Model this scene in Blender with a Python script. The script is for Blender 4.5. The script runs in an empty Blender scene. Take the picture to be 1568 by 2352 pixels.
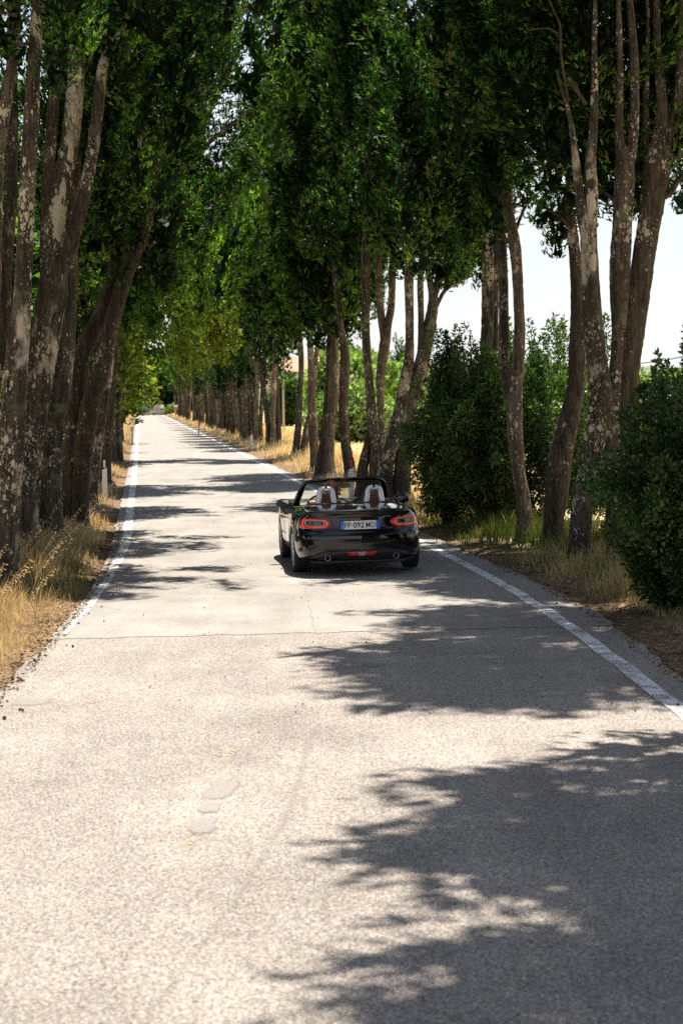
import bpy, bmesh, math, random
import numpy as np
from mathutils import Vector, Matrix
from mathutils.bvhtree import BVHTree

# ------------------------------------------------------------------ camera, sky, sun, exposure
SC = bpy.context.scene
COL = SC.collection
FPX = 4100.0                       # focal length in units of a 1568 px wide frame
CAMH = 2.25
PITCH = math.atan(256 / FPX)
ROLL = math.radians(-0.7)
SUNV = Vector((0.12, 0.36, 1.0)).normalized()   # towards the sun

cam_d = bpy.data.cameras.new('camera')
cam = bpy.data.objects.new('camera', cam_d)
COL.objects.link(cam)
cam_d.sensor_fit = 'HORIZONTAL'
cam_d.sensor_width = 24.0
cam_d.lens = FPX / 1568 * 24.0
cam_d.clip_start = 0.1
cam_d.clip_end = 6000
cam_d.dof.use_dof = True
cam_d.dof.focus_distance = 24.0
cam_d.dof.aperture_fstop = 4.0
CM = Matrix.Rotation(math.pi / 2 - PITCH, 3, 'X') @ Matrix.Rotation(ROLL, 3, 'Z')
cam.matrix_world = Matrix.Translation((0, 0, CAMH)) @ CM.to_4x4()
SC.camera = cam

world = bpy.data.worlds.new('World')
SC.world = world
world.use_nodes = True
wn, wl = world.node_tree.nodes, world.node_tree.links
wn.clear()
w_out = wn.new('ShaderNodeOutputWorld')
w_bg = wn.new('ShaderNodeBackground')
w_sky = wn.new('ShaderNodeTexSky')
w_sky.sky_type = 'NISHITA'
w_sky.sun_disc = False
w_sky.sun_elevation = math.asin(SUNV.z)
w_sky.sun_rotation = math.atan2(SUNV.x, SUNV.y)
w_sky.air_density = 1.0
w_sky.dust_density = 1.6
w_sky.ozone_density = 1.0
w_bg.inputs['Strength'].default_value = 0.05
w_tc = wn.new('ShaderNodeTexCoord')
w_map = wn.new('ShaderNodeMapping')
w_map.inputs['Scale'].default_value = (1.2, 1.2, 5.0)
w_ns = wn.new('ShaderNodeTexNoise')
w_ns.inputs['Scale'].default_value = 2.2
w_ns.inputs['Detail'].default_value = 6
w_rmp = wn.new('ShaderNodeMapRange')
w_rmp.inputs['From Min'].default_value = 0.38
w_rmp.inputs['From Max'].default_value = 0.62
w_rmp.inputs['To Min'].default_value = 0.0
w_rmp.inputs['To Max'].default_value = 0.3
w_mix = wn.new('ShaderNodeMix')
w_mix.data_type = 'RGBA'
w_mix.inputs[7].default_value = (9.0, 9.2, 9.4, 1)      # thin bright summer cloud veil
wl.new(w_tc.outputs['Generated'], w_map.inputs['Vector'])
wl.new(w_map.outputs['Vector'], w_ns.inputs['Vector'])
wl.new(w_ns.outputs['Fac'], w_rmp.inputs['Value'])
w_sep = wn.new('ShaderNodeSeparateXYZ')
wl.new(w_tc.outputs['Generated'], w_sep.inputs[0])
w_hz = wn.new('ShaderNodeMapRange')                     # hazier towards the horizon, all the way round
w_hz.inputs['From Min'].default_value = 0.0
w_hz.inputs['From Max'].default_value = 0.38
w_hz.inputs['To Min'].default_value = 0.62
w_hz.inputs['To Max'].default_value = 0.0
wl.new(w_sep.outputs['Z'], w_hz.inputs['Value'])
w_add = wn.new('ShaderNodeMath'); w_add.operation = 'ADD'; w_add.use_clamp = True
wl.new(w_rmp.outputs['Result'], w_add.inputs[0]); wl.new(w_hz.outputs['Result'], w_add.inputs[1])
wl.new(w_add.outputs[0], w_mix.inputs[0])
wl.new(w_sky.outputs['Color'], w_mix.inputs[6])
wl.new(w_mix.outputs[2], w_bg.inputs['Color'])
wl.new(w_bg.outputs['Background'], w_out.inputs['Surface'])

sun_d = bpy.data.lights.new('sun', 'SUN')
sun_d.energy = 5.0
sun_d.angle = math.radians(0.53)
sun_d.color = (1.0, 0.905, 0.80)
sun = bpy.data.objects.new('sun', sun_d)
sun.rotation_euler = (-SUNV).to_track_quat('-Z', 'Y').to_euler()
sun.location = (0, 0, 40)
COL.objects.link(sun)

SC.view_settings.view_transform = 'Standard'
SC.view_settings.look = 'None'
SC.view_settings.exposure = 1.42
SC.view_settings.gamma = 1.0
SC.view_settings.use_curve_mapping = False
SC.render.engine = 'CYCLES'
SC.cycles.max_bounces = 8
SC.cycles.diffuse_bounces = 3
SC.cycles.glossy_bounces = 3
SC.cycles.transmission_bounces = 4
SC.cycles.transparent_max_bounces = 8
SC.cycles.use_denoising = False
SC.cycles.sample_clamp_indirect = 4.0

# ------------------------------------------------------------------ helpers
def P(px, py, Y):
    """point at depth Y seen at (px, py) of a 1568 x 2352 frame"""
    d = CM @ Vector(((px - 784) / FPX, -(py - 1176) / FPX, -1))
    t = Y / d.y
    return Vector((d.x * t, Y, CAMH + d.z * t))

def G(px, py):
    d = CM @ Vector(((px - 784) / FPX, -(py - 1176) / FPX, -1))
    t = -CAMH / d.z
    return Vector((d.x * t, d.y * t, 0))

CMi = np.array(CM.inverted())
def proj(p):
    q = (np.asarray(p) - np.array([0, 0, CAMH])) @ CMi.T
    return 784 + FPX * q[..., 0] / -q[..., 2], 1176 - FPX * q[..., 1] / -q[..., 2]

def catmull(pts, n):
    """n samples per segment through the rows of pts"""
    p = np.asarray(pts, float)
    if p.ndim == 1: p = p[:, None]
    p = np.vstack([2 * p[0] - p[1], p, 2 * p[-1] - p[-2]])
    out = []
    t = np.linspace(0, 1, n, endpoint=False)[:, None]
    for i in range(1, len(p) - 2):
        a, b, c, d = p[i - 1], p[i], p[i + 1], p[i + 2]
        out.append(0.5 * (2 * b + (c - a) * t + (2 * a - 5 * b + 4 * c - d) * t ** 2 + (3 * b - a - 3 * c + d) * t ** 3))
    out.append(p[-2][None])
    return np.vstack(out)

def empty(name, loc=(0, 0, 0), rz=0, label=None, cat=None, group=None):
    o = bpy.data.objects.new(name, None)
    o.location = loc
    o.rotation_euler = (0, 0, rz)
    o.empty_display_size = 0.3
    COL.objects.link(o)
    tag(o, label, cat, group)
    return o

def tag(o, label=None, cat=None, group=None, kind=None):
    if label: o['label'] = label
    if cat: o['category'] = cat
    if group: o['group'] = group
    if kind: o['kind'] = kind
    return o

def link(name, me, mat=None, parent=None, smooth=False):
    if mat is not None and not me.materials: me.materials.append(mat)
    if smooth: me.shade_smooth()
    o = bpy.data.objects.new(name, me)
    COL.objects.link(o)
    if parent is not None: o.parent = parent
    return o

def mesh_np(name, v, f, tint=None):
    """mesh out of arrays; f is (M,3) or (M,4); tint one float per face"""
    v = np.ascontiguousarray(v, dtype=np.float32)
    f = np.ascontiguousarray(f, dtype=np.int32)
    me = bpy.data.meshes.new(name)
    me.vertices.add(len(v)); me.vertices.foreach_set('co', v.ravel())
    k = f.shape[1]
    me.loops.add(f.size); me.loops.foreach_set('vertex_index', f.ravel())
    me.polygons.add(len(f))
    me.polygons.foreach_set('loop_start', np.arange(0, f.size, k, dtype=np.int32))
    me.polygons.foreach_set('loop_total', np.full(len(f), k, dtype=np.int32))
    if tint is not None:
        a = me.attributes.new('tint', 'FLOAT', 'FACE')
        a.data.foreach_set('value', np.ascontiguousarray(tint, dtype=np.float32))
    me.update(calc_edges=True)
    return me

def grid_faces(nr, nc, wrap=False):
    r = np.arange(nr - 1)[:, None]
    c = np.arange(nc if wrap else nc - 1)[None]
    c2 = (c + 1) % nc
    a = r * nc + c; b = r * nc + c2; d = (r + 1) * nc + c; e = (r + 1) * nc + c2
    return np.stack([a, b, e, d], -1).reshape(-1, 4)

def tube_arrays(pts, rad, seg=12, flute=0.0, rng=None, cap=True, squash=1.0):
    p = np.asarray(pts, float); r = np.asarray(rad, float).reshape(-1)
    if len(r) == 1: r = np.full(len(p), r[0])
    t = np.gradient(p, axis=0); t /= np.linalg.norm(t, axis=1)[:, None] + 1e-9
    ref = np.array([1.0, 0, 0]) if abs(t[:, 0]).mean() < 0.7 else np.array([0, 0, 1.0])
    u = ref - (t @ ref)[:, None] * t; u /= np.linalg.norm(u, axis=1)[:, None] + 1e-9
    w = np.cross(t, u)
    th = np.linspace(0, 2 * math.pi, seg, endpoint=False)
    rr = np.ones((len(p), seg))
    if flute and rng is not None:
        s = np.linspace(0, 1, len(p))[:, None]
        for k, a in ((2, .45), (3, .45), (5, .35), (7, .22), (11, .14)):
            ph = rng.uniform(0, 6.28) + rng.uniform(-2.5, 2.5) * s + .35 * np.sin(s * rng.uniform(6, 16) + rng.uniform(0, 6))
            am = 0.6 + 0.6 * np.sin(s * rng.uniform(3, 11) + rng.uniform(0, 6))
            rr += flute * a * am * np.sin(k * th[None] + ph)
        rr += flute * .16 * rng.standard_normal(rr.shape)
    v = p[:, None] + (r[:, None] * rr)[..., None] * (np.cos(th)[None, :, None] * u[:, None] + squash * np.sin(th)[None, :, None] * w[:, None])
    f = grid_faces(len(p), seg, True)
    v = v.reshape(-1, 3)
    if cap:
        n = len(v)
        v = np.vstack([v, p[0], p[-1]])
        i = np.arange(seg); j = (i + 1) % seg; L = (len(p) - 1) * seg
        f = np.vstack([f, np.stack([j, i, np.full(seg, n), np.full(seg, n)], -1),
                       np.stack([L + i, L + j, np.full(seg, n + 1), np.full(seg, n + 1)], -1)])
    return v, f

def faces_mesh(name, v, f):
    """quads whose last two indices are equal become triangles"""
    me = bpy.data.meshes.new(name)
    me.from_pydata([tuple(map(float, x)) for x in v], [], [tuple(map(int, x[:3])) if x[2] == x[3] else tuple(map(int, x)) for x in f])
    me.update()
    return me

def tube(name, pts, rad, mat, parent=None, seg=12, flute=0, rng=None, squash=1.0, n=0):
    if n:
        q = np.hstack([np.asarray(pts, float), np.broadcast_to(np.asarray(rad, float).reshape(-1, 1), (len(pts), 1))])
        q = catmull(q, n); pts, rad = q[:, :3], np.maximum(q[:, 3], 1e-4)
    v, f = tube_arrays(pts, rad, seg, flute, rng, True, squash)
    return link(name, faces_mesh(name, v, f), mat, parent, True)

def box_bm(bm, size, loc=(0, 0, 0), rot=None, bevel=0.0):
    m = Matrix.Translation(loc) @ (rot.to_4x4() if rot is not None else Matrix.Identity(4)) @ Matrix.Diagonal((*size, 1))
    r = bmesh.ops.create_cube(bm, size=1, matrix=m)
    if bevel:
        es = list({e for v in r['verts'] for e in v.link_edges})
        bmesh.ops.bevel(bm, geom=es, offset=bevel, segments=2, affect='EDGES', profile=.7)

def box(name, size, loc, mat, parent=None, rot=None, bevel=0.0):
    bm = bmesh.new(); box_bm(bm, size, loc, rot, bevel)
    me = bpy.data.meshes.new(name); bm.to_mesh(me); bm.free()
    return link(name, me, mat, parent)

def lathe(name, prof, mat, parent=None, seg=32, axis='X', loc=(0, 0, 0), smooth=True, closed=False):
    pr = np.asarray(prof, float)
    th = np.linspace(0, 2 * math.pi, seg, endpoint=False)
    a = np.broadcast_to(pr[:, 0][:, None], (len(pr), seg)); r = pr[:, 1][:, None]
    c, s = r * np.cos(th), r * np.sin(th)
    v = np.stack({'X': (a, c, s), 'Y': (c, a, s), 'Z': (c, s, a)}[axis], -1).reshape(-1, 3) + np.array(loc)
    f = grid_faces(len(pr), seg, True)
    return link(name, mesh_np(name, v, f), mat, parent, smooth)

# ------------------------------------------------------------------ materials
def mat_new(name):
    m = bpy.data.materials.new(name)
    m.use_nodes = True
    n = m.node_tree.nodes; l = m.node_tree.links
    b = n['Principled BSDF']
    return m, n, l, b

def simple(name, col, rough=.5, metal=0.0, spec=.5, coat=0.0, noise=.08, nscale=8.0, emis=None):
    m, n, l, b = mat_new(name)
    b.inputs['Roughness'].default_value = rough
    b.inputs['Metallic'].default_value = metal
    b.inputs['Specular IOR Level'].default_value = spec
    b.inputs['Coat Weight'].default_value = coat
    b.inputs['Coat Roughness'].default_value = .03
    tc = n.new('ShaderNodeTexCoord'); ns = n.new('ShaderNodeTexNoise')
    ns.inputs['Scale'].default_value = nscale; ns.inputs['Detail'].default_value = 4
    l.new(tc.outputs['Object'], ns.inputs['Vector'])
    mx = n.new('ShaderNodeMix'); mx.data_type = 'RGBA'
    mx.inputs[6].default_value = (*[c * (1 - noise) for c in col], 1)
    mx.inputs[7].default_value = (*[min(1, c * (1 + noise)) for c in col], 1)
    l.new(ns.outputs['Fac'], mx.inputs[0]); l.new(mx.outputs[2], b.inputs['Base Color'])
    return m

def ramp(n, stops, interp='LINEAR'):
    r = n.new('ShaderNodeValToRGB'); r.color_ramp.interpolation = interp
    e = r.color_ramp.elements
    while len(e) < len(stops): e.new(.5)
    for x, (p, c) in zip(e, stops):
        x.position = p; x.color = (*c, 1) if len(c) == 3 else c
    return r

def math_n(n, l, op, a, b=None, clamp=False):
    m = n.new('ShaderNodeMath'); m.operation = op; m.use_clamp = clamp
    for i, x in enumerate((a, b)):
        if x is None: continue
        if isinstance(x, (int, float)): m.inputs[i].default_value = x
        else: l.new(x, m.inputs[i])
    return m.outputs[0]

def noise_n(n, l, vec, scale, detail=4, rough=.55, dist=0):
    t = n.new('ShaderNodeTexNoise')
    t.inputs['Scale'].default_value = scale; t.inputs['Detail'].default_value = detail
    t.inputs['Roughness'].default_value = rough; t.inputs['Distortion'].default_value = dist
    l.new(vec, t.inputs['Vector']); return t.outputs['Fac']

def mix_n(n, l, fac, a, b, blend='MIX'):
    m = n.new('ShaderNodeMix'); m.data_type = 'RGBA'; m.blend_type = blend
    for i, x in ((0, fac), (6, a), (7, b)):
        if isinstance(x, (int, float)): m.inputs[i].default_value = x
        elif isinstance(x, tuple): m.inputs[i].default_value = (*x, 1) if len(x) == 3 else x
        else: l.new(x, m.inputs[i])
    return m.outputs[2]

def leaf_mat(name, stops, trans=.3, rough=.55, spec=.12, through=(1.1, 1.75, .4)):
    m, n, l, b = mat_new(name)
    at = n.new('ShaderNodeAttribute'); at.attribute_name = 'tint'
    r = ramp(n, stops); l.new(at.outputs['Fac'], r.inputs['Fac'])
    l.new(r.outputs['Color'], b.inputs['Base Color'])
    b.inputs['Roughness'].default_value = rough
    b.inputs['Specular IOR Level'].default_value = spec
    tr = n.new('ShaderNodeBsdfTranslucent')
    c = mix_n(n, l, 1.0, r.outputs['Color'], through, 'MULTIPLY')
    l.new(c, tr.inputs['Color'])
    ms = n.new('ShaderNodeMixShader'); ms.inputs[0].default_value = trans
    l.new(b.outputs[0], ms.inputs[1]); l.new(tr.outputs[0], ms.inputs[2])
    l.new(ms.outputs[0], n['Material Output'].inputs['Surface'])
    return m

def bark_mat(name, dark, light, lichen=.5, grain=1.0, moss=.3, sheet=.35):
    m, n, l, b = mat_new(name)
    tc = n.new('ShaderNodeTexCoord')
    co = tc.outputs['Object']
    mp = n.new('ShaderNodeMapping'); mp.inputs['Scale'].default_value = (1, 1, .13); l.new(co, mp.inputs['Vector'])
    g1 = noise_n(n, l, mp.outputs[0], 34 * grain, 6, .62, .4)
    g2 = noise_n(n, l, mp.outputs[0], 9 * grain, 5, .6)
    big = noise_n(n, l, co, 1.1, 3)
    base = ramp(n, [(.34, tuple(c * .35 for c in dark)), (.47, dark), (.66, light)])
    l.new(math_n(n, l, 'ADD', math_n(n, l, 'MULTIPLY', g1, .6), math_n(n, l, 'MULTIPLY', g2, .4)), base.inputs['Fac'])
    col = mix_n(n, l, math_n(n, l, 'MULTIPLY', big, .55), base.outputs['Color'], (.055, .043, .032), 'MIX')
    # green-grey crust
    mo = noise_n(n, l, co, 2.6, 7, .7)
    mof = ramp(n, [(.52, (0, 0, 0)), (.60, (1, 1, 1))]); l.new(mo, mof.inputs['Fac'])
    col = mix_n(n, l, math_n(n, l, 'MULTIPLY', mof.outputs['Color'], moss), col, (.14, .145, .09))
    # pale lichen: round spots of several sizes, clustered, and whole sheets
    sp = n.new('ShaderNodeMapping'); sp.inputs['Scale'].default_value = (1, 1, .55); l.new(co, sp.inputs['Vector'])
    fac = None
    clus = noise_n(n, l, co, 1.9, 3, .6)
    for sc, thr in ((13, .40), (27, .36), (48, .34)):
        vo = n.new('ShaderNodeTexVoronoi'); vo.inputs['Scale'].default_value = sc; vo.inputs['Randomness'].default_value = 1
        l.new(sp.outputs[0], vo.inputs['Vector'])
        wob = noise_n(n, l, co, sc * 2.5, 3)
        size = math_n(n, l, 'SUBTRACT', math_n(n, l, 'MULTIPLY', clus, 4.0 * thr), (2.0 - 1.0 * lichen) * thr)
        size = math_n(n, l, 'ADD', size, math_n(n, l, 'MULTIPLY', math_n(n, l, 'SUBTRACT', vo.outputs['Color'], .5), .26))
        d = math_n(n, l, 'SUBTRACT', size, math_n(n, l, 'ADD', vo.outputs['Distance'], math_n(n, l, 'MULTIPLY', math_n(n, l, 'SUBTRACT', wob, .5), .5)))
        s = math_n(n, l, 'MULTIPLY', d, 14, True)
        fac = s if fac is None else math_n(n, l, 'MAXIMUM', fac, s)
    sh = noise_n(n, l, sp.outputs[0], 1.6, 8, .62, .3)
    shf = math_n(n, l, 'MULTIPLY', math_n(n, l, 'SUBTRACT', sh, .665 - .3 * sheet), 14, True)
    fac = math_n(n, l, 'MAXIMUM', fac, shf)
    pa = n.new('ShaderNodeAttribute'); pa.attribute_name = 'pale'
    pn = noise_n(n, l, sp.outputs[0], 16, 5, .65)
    fac = math_n(n, l, 'MAXIMUM', fac, math_n(n, l, 'MULTIPLY', math_n(n, l, 'SUBTRACT', math_n(n, l, 'ADD', pa.outputs['Fac'], pn), .98), 12, True))
    fine = noise_n(n, l, co, 90, 3)
    fac = math_n(n, l, 'MULTIPLY', fac, math_n(n, l, 'ADD', .55, math_n(n, l, 'MULTIPLY', fine, .7)), True)
    lc = mix_n(n, l, noise_n(n, l, co, 3.3, 3), (.36, .31, .23), (.58, .52, .41))
    col = mix_n(n, l, fac, col, lc)
    l.new(col, b.inputs['Base Color'])
    b.inputs['Roughness'].default_value = .93
    b.inputs['Specular IOR Level'].default_value = .15
    bu = n.new('ShaderNodeBump'); bu.inputs['Strength'].default_value = 1.0; bu.inputs['Distance'].default_value = .03
    hh = math_n(n, l, 'ADD', math_n(n, l, 'MULTIPLY', g1, 1.0), math_n(n, l, 'MULTIPLY', g2, 1.2))
    l.new(hh, bu.inputs['Height']); l.new(bu.outputs[0], b.inputs['Normal'])
    return m

def asphalt_mat(name, base, vary, speck=1.0, scale=1.0, soft=False):
    m, n, l, b = mat_new(name)
    tc = n.new('ShaderNodeTexCoord'); co = tc.outputs['Object']
    vo = n.new('ShaderNodeTexVoronoi'); vo.inputs['Scale'].default_value = 120 * scale; l.new(co, vo.inputs['Vector'])
    vo2 = n.new('ShaderNodeTexVoronoi'); vo2.inputs['Scale'].default_value = 75 * scale; l.new(co, vo2.inputs['Vector'])
    sepc = n.new('ShaderNodeSeparateColor'); l.new(vo.outputs['Color'], sepc.inputs[0])
    stone = ramp(n, [(0, tuple(c * (1 - .62 * speck) for c in base)), (.5, base), (.86, tuple(min(1, c * (1 + .35 * speck)) for c in base)),
                     (1, tuple(min(1, c * (1 + .95 * speck)) for c in base))])
    l.new(sepc.outputs[0], stone.inputs['Fac'])
    col = stone.outputs['Color']
    warm = math_n(n, l, 'GREATER_THAN', sepc.outputs[1], .82)
    col = mix_n(n, l, math_n(n, l, 'MULTIPLY', warm, .35 * speck), col, (base[0] * 1.5, base[1] * 1.1, base[2] * .7))
    gap = ramp(n, [(.25, (1, 1, 1)), (.75, (.42, .42, .42))]); l.new(vo2.outputs['Distance'], gap.inputs['Fac'])
    col = mix_n(n, l, .5 * speck, col, gap.outputs['Color'], 'MULTIPLY')
    gr = noise_n(n, l, co, 62 * scale, 5, .8)
    gr_r = ramp(n, [(.3, (.62, .62, .62)), (.7, (1.3, 1.3, 1.3))]); l.new(gr, gr_r.inputs['Fac'])
    col = mix_n(n, l, .6 * speck, col, gr_r.outputs['Color'], 'MULTIPLY')
    g2 = ramp(n, [(.32, (.70, .68, .66)), (.5, (1, 1, 1)), (.68, (1.22, 1.23, 1.25))]); l.new(noise_n(n, l, co, 21 * scale, 4, .85), g2.inputs['Fac'])
    col = mix_n(n, l, .45 * speck, col, g2.outputs['Color'], 'MULTIPLY')
    pit = ramp(n, [(.35, (.38, .33, .28)), (.43, (1, 1, 1))]); l.new(noise_n(n, l, co, 44 * scale, 2, .6), pit.inputs['Fac'])
    col = mix_n(n, l, .9 * speck, col, pit.outputs['Color'], 'MULTIPLY')
    mp = n.new('ShaderNodeMapping'); mp.inputs['Scale'].default_value = (1.6, .28, 1); l.new(co, mp.inputs['Vector'])
    st = ramp(n, [(.3, (.80, .80, .81)), (.7, (1.13, 1.12, 1.10))]); l.new(noise_n(n, l, mp.outputs[0], 1.3, 5, .6), st.inputs['Fac'])
    col = mix_n(n, l, vary, col, st.outputs['Color'], 'MULTIPLY')
    bl = ramp(n, [(.35, (.8, .8, .8)), (.65, (1.12, 1.12, 1.12))]); l.new(noise_n(n, l, co, .7, 6, .65), bl.inputs['Fac'])
    col = mix_n(n, l, vary, col, bl.outputs['Color'], 'MULTIPLY')
    # fine dark cracks
    cr = n.new('ShaderNodeTexVoronoi'); cr.feature = 'DISTANCE_TO_EDGE'; cr.inputs['Scale'].default_value = .42
    wv = n.new('ShaderNodeVectorMath'); wv.operation = 'ADD'
    nv = n.new('ShaderNodeTexNoise'); nv.inputs['Scale'].default_value = 2.2; nv.inputs['Detail'].default_value = 5; l.new(co, nv.inputs['Vector'])
    l.new(co, wv.inputs[0]); l.new(nv.outputs['Color'], wv.inputs[1]); l.new(wv.outputs[0], cr.inputs['Vector'])
    ck = math_n(n, l, 'LESS_THAN', cr.outputs['Distance'], .0028)
    ck = math_n(n, l, 'MULTIPLY', ck, math_n(n, l, 'GREATER_THAN', noise_n(n, l, co, .9, 3), .53))
    col = mix_n(n, l, math_n(n, l, 'MULTIPLY', ck, .5), col, tuple(c * .35 for c in base))
    l.new(col, b.inputs['Base Color'])
    b.inputs['Roughness'].default_value = .88
    b.inputs['Specular IOR Level'].default_value = .3
    bu = n.new('ShaderNodeBump'); bu.inputs['Strength'].default_value = .8 * speck; bu.inputs['Distance'].default_value = .006
    hh = math_n(n, l, 'ADD', math_n(n, l, 'MULTIPLY', vo.outputs['Distance'], -1.0), math_n(n, l, 'MULTIPLY', gr, 1.5))
    l.new(hh, bu.inputs['Height']); l.new(bu.outputs[0], b.inputs['Normal'])
    if soft:                                                # feathered, crumbling outline
        at = n.new('ShaderNodeAttribute'); at.attribute_name = 'core'
        f = math_n(n, l, 'ADD', math_n(n, l, 'MULTIPLY', at.outputs['Fac'], soft), math_n(n, l, 'MULTIPLY', math_n(n, l, 'SUBTRACT', noise_n(n, l, co, 55, 4, .7), .62), 2.2), True)
        f = math_n(n, l, 'MULTIPLY', f, .8)
        tr = n.new('ShaderNodeBsdfTransparent'); ms = n.new('ShaderNodeMixShader')
        l.new(f, ms.inputs[0]); l.new(tr.outputs[0], ms.inputs[1]); l.new(b.outputs[0], ms.inputs[2])
        l.new(ms.outputs[0], n['Material Output'].inputs['Surface'])
    return m

def paint_mat(name, worn, under, ascale=1.0, white=(.72, .73, .74)):
    m, n, l, b = mat_new(name)
    tc = n.new('ShaderNodeTexCoord'); co = tc.outputs['Object']
    a = noise_n(n, l, co, 60, 4, .7); c = noise_n(n, l, co, 3.2, 4, .6)
    f = math_n(n, l, 'ADD', math_n(n, l, 'MULTIPLY', a, .6), math_n(n, l, 'MULTIPLY', c, .4))
    f = math_n(n, l, 'MULTIPLY', math_n(n, l, 'SUBTRACT', f, .36 + .28 * worn), 11, True)
    dirt = mix_n(n, l, noise_n(n, l, co, 5, 5), white, tuple(w * .74 for w in white))
    l.new(dirt, b.inputs['Base Color']); b.inputs['Roughness'].default_value = .7
    tr = n.new('ShaderNodeBsdfTransparent'); ms = n.new('ShaderNodeMixShader')
    l.new(f, ms.inputs[0]); l.new(tr.outputs[0], ms.inputs[1]); l.new(b.outputs[0], ms.inputs[2])
    l.new(ms.outputs[0], n['Material Output'].inputs['Surface'])
    bu = n.new('ShaderNodeBump'); bu.inputs['Strength'].default_value = .5; bu.inputs['Distance'].default_value = .003
    l.new(a, bu.inputs['Height']); l.new(bu.outputs[0], b.inputs['Normal'])
    return m

GREEN = leaf_mat('cypress_foliage', [(0, (.004, .012, .006)), (.42, (.009, .027, .009)), (.64, (.036, .088, .016)), (.84, (.17, .27, .05)), (1, (.17, .12, .04))], .34)  # bright stops stand in for sunlit clumps, near-black ones for shade
GREEN_LIT = leaf_mat('sunlit_cypress_foliage', [(0, (.018, .042, .010)), (.4, (.045, .095, .018)), (.7, (.16, .24, .045)), (1, (.32, .36, .09))], .40)  # brighter copy of the cypress colour; sun glow put into the leaves
OAK = leaf_mat('oak_foliage', [(0, (.016, .030, .008)), (.35, (.06, .09, .016)), (.7, (.19, .21, .04)), (1, (.32, .26, .07))], .38)
LAUREL = leaf_mat('laurel_foliage', [(0, (.010, .026, .010)), (.4, (.030, .064, .020)), (.75, (.11, .155, .045)), (1, (.22, .26, .10))], .35, .42, .45)
HEDGE = leaf_mat('hedge_foliage', [(0, (.09, .13, .05)), (.5, (.23, .29, .13)), (1, (.44, .46, .27))], .3)
GRASS = leaf_mat('verge_grass', [(0, (.05, .10, .02)), (.3, (.12, .15, .035)), (.55, (.48, .37, .20)), (1, (.70, .58, .38))], .35, .6, .2, (1.3, 1.12, .7))
BARK_A = bark_mat('lichen_bark', (.032, .027, .021), (.13, .108, .083), .55, 1, .35, .42)
BARK_B = bark_mat('brown_bark', (.042, .033, .025), (.155, .122, .092), .22, 1.1, .15, .12)
BARK_C = bark_mat('crusted_bark', (.045, .038, .030), (.17, .145, .11), .38, 1, .8, .25)
BARK_D = bark_mat('pale_bark', (.085, .068, .050), (.30, .24, .18), .42, .8, .4, .3)  # pale bark, lightened further to stand in for sun on the stems
# ------------------------------------------------------------------ road, verges, field
RLK = [(-60, 2.6), (0, 2.6), (8, 2.52), (12.5, 2.42), (17.5, 2.24), (21.6, 1.95), (28.2, 1.24), (36, .35), (48.9, -1.11), (76.9, -4.25), (126, -9.8), (200, -18.2), (262, -25.1), (330, -32.8), (430, -44)]
LLK = [(-60, -2.4), (0, -2.4), (8, -2.5), (14.5, -2.62), (17.1, -2.70), (21.5, -2.90), (28.4, -3.44), (41.2, -4.85), (68.8, -7.9), (124, -14.1), (200, -22.7), (262, -29.6), (330, -37.2), (430, -49)]
_yy = np.arange(-60, 430, .5)
def _sm(K):
    k = np.array(K); v = np.interp(_yy, k[:, 0], k[:, 1])
    w = np.hanning(15); w /= w.sum()
    return np.convolve(np.pad(v, 7, 'edge'), w, 'valid')
_rl, _ll = _sm(RLK), _sm(LLK)
def RL(y): return np.interp(y, _yy, _rl)
def LL(y): return np.interp(y, _yy, _ll)
def ER(y): return RL(y) + np.interp(y, [0, 14, 18, 21.6, 29.5, 50, 430], [.35, .35, .48, .5, .36, .3, .25])   # edge of the asphalt
def EL(y): return LL(y) - np.interp(y, [0, 14, 20, 30, 430], [.12, .10, .10, .22, .3])
def drop(y):
    t = np.clip((np.asarray(y, float) - 325) / 90, 0, 1)
    return -3.0 * t * t * (3 - 2 * t)

def hsh(x, y, s=0):
    return np.sin(x * 1.7 + s) * np.sin(y * 1.3 + 2 * s) + .5 * np.sin(x * 3.9 + 1.3 * s + y) * np.sin(y * 4.3 - s) + .25 * np.sin(x * 9.1 - y * 7.7 + s)

def ys_list(a, b, near, far):
    out = [a]
    while out[-1] < b:
        out.append(out[-1] + near + max(0, out[-1]) * far)
    out[-1] = b
    return np.array(out)

def strip(name, y, xl, xr, z, mat, cols=5, parent=None, kind='structure'):
    u = np.linspace(0, 1, cols)[None]
    xl, xr = np.asarray(xl), np.asarray(xr)
    X = xl[:, None] * (1 - u) + xr[:, None] * u
    Y = np.broadcast_to(y[:, None], X.shape)
    Z = np.broadcast_to((z + drop(y))[:, None], X.shape)
    o = link(name, mesh_np(name, np.stack([X, Y, Z], -1).reshape(-1, 3), grid_faces(len(y), cols)), mat, parent)
    if parent is None: tag(o, kind=kind)
    return o

OLD = asphalt_mat('worn_coarse_asphalt', (.305, .286, .262), .9, 1.0, 1.0)
NEW = asphalt_mat('resurfaced_asphalt', (.262, .252, .232), .8, .55, 1.6)
FILL = asphalt_mat('smooth_repair', (.275, .262, .25), .4, .55, 2, 4.0)
PAINT = paint_mat('worn_white_paint', .22, (.24, .23, .215))
PAINT_FAR = paint_mat('dusty_white_paint', .22, (.26, .25, .235), 1, (.74, .73, .70))
OCHRE = paint_mat('old_ochre_paint', .55, (.262, .248, .23), 1, (.40, .31, .20))

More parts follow.
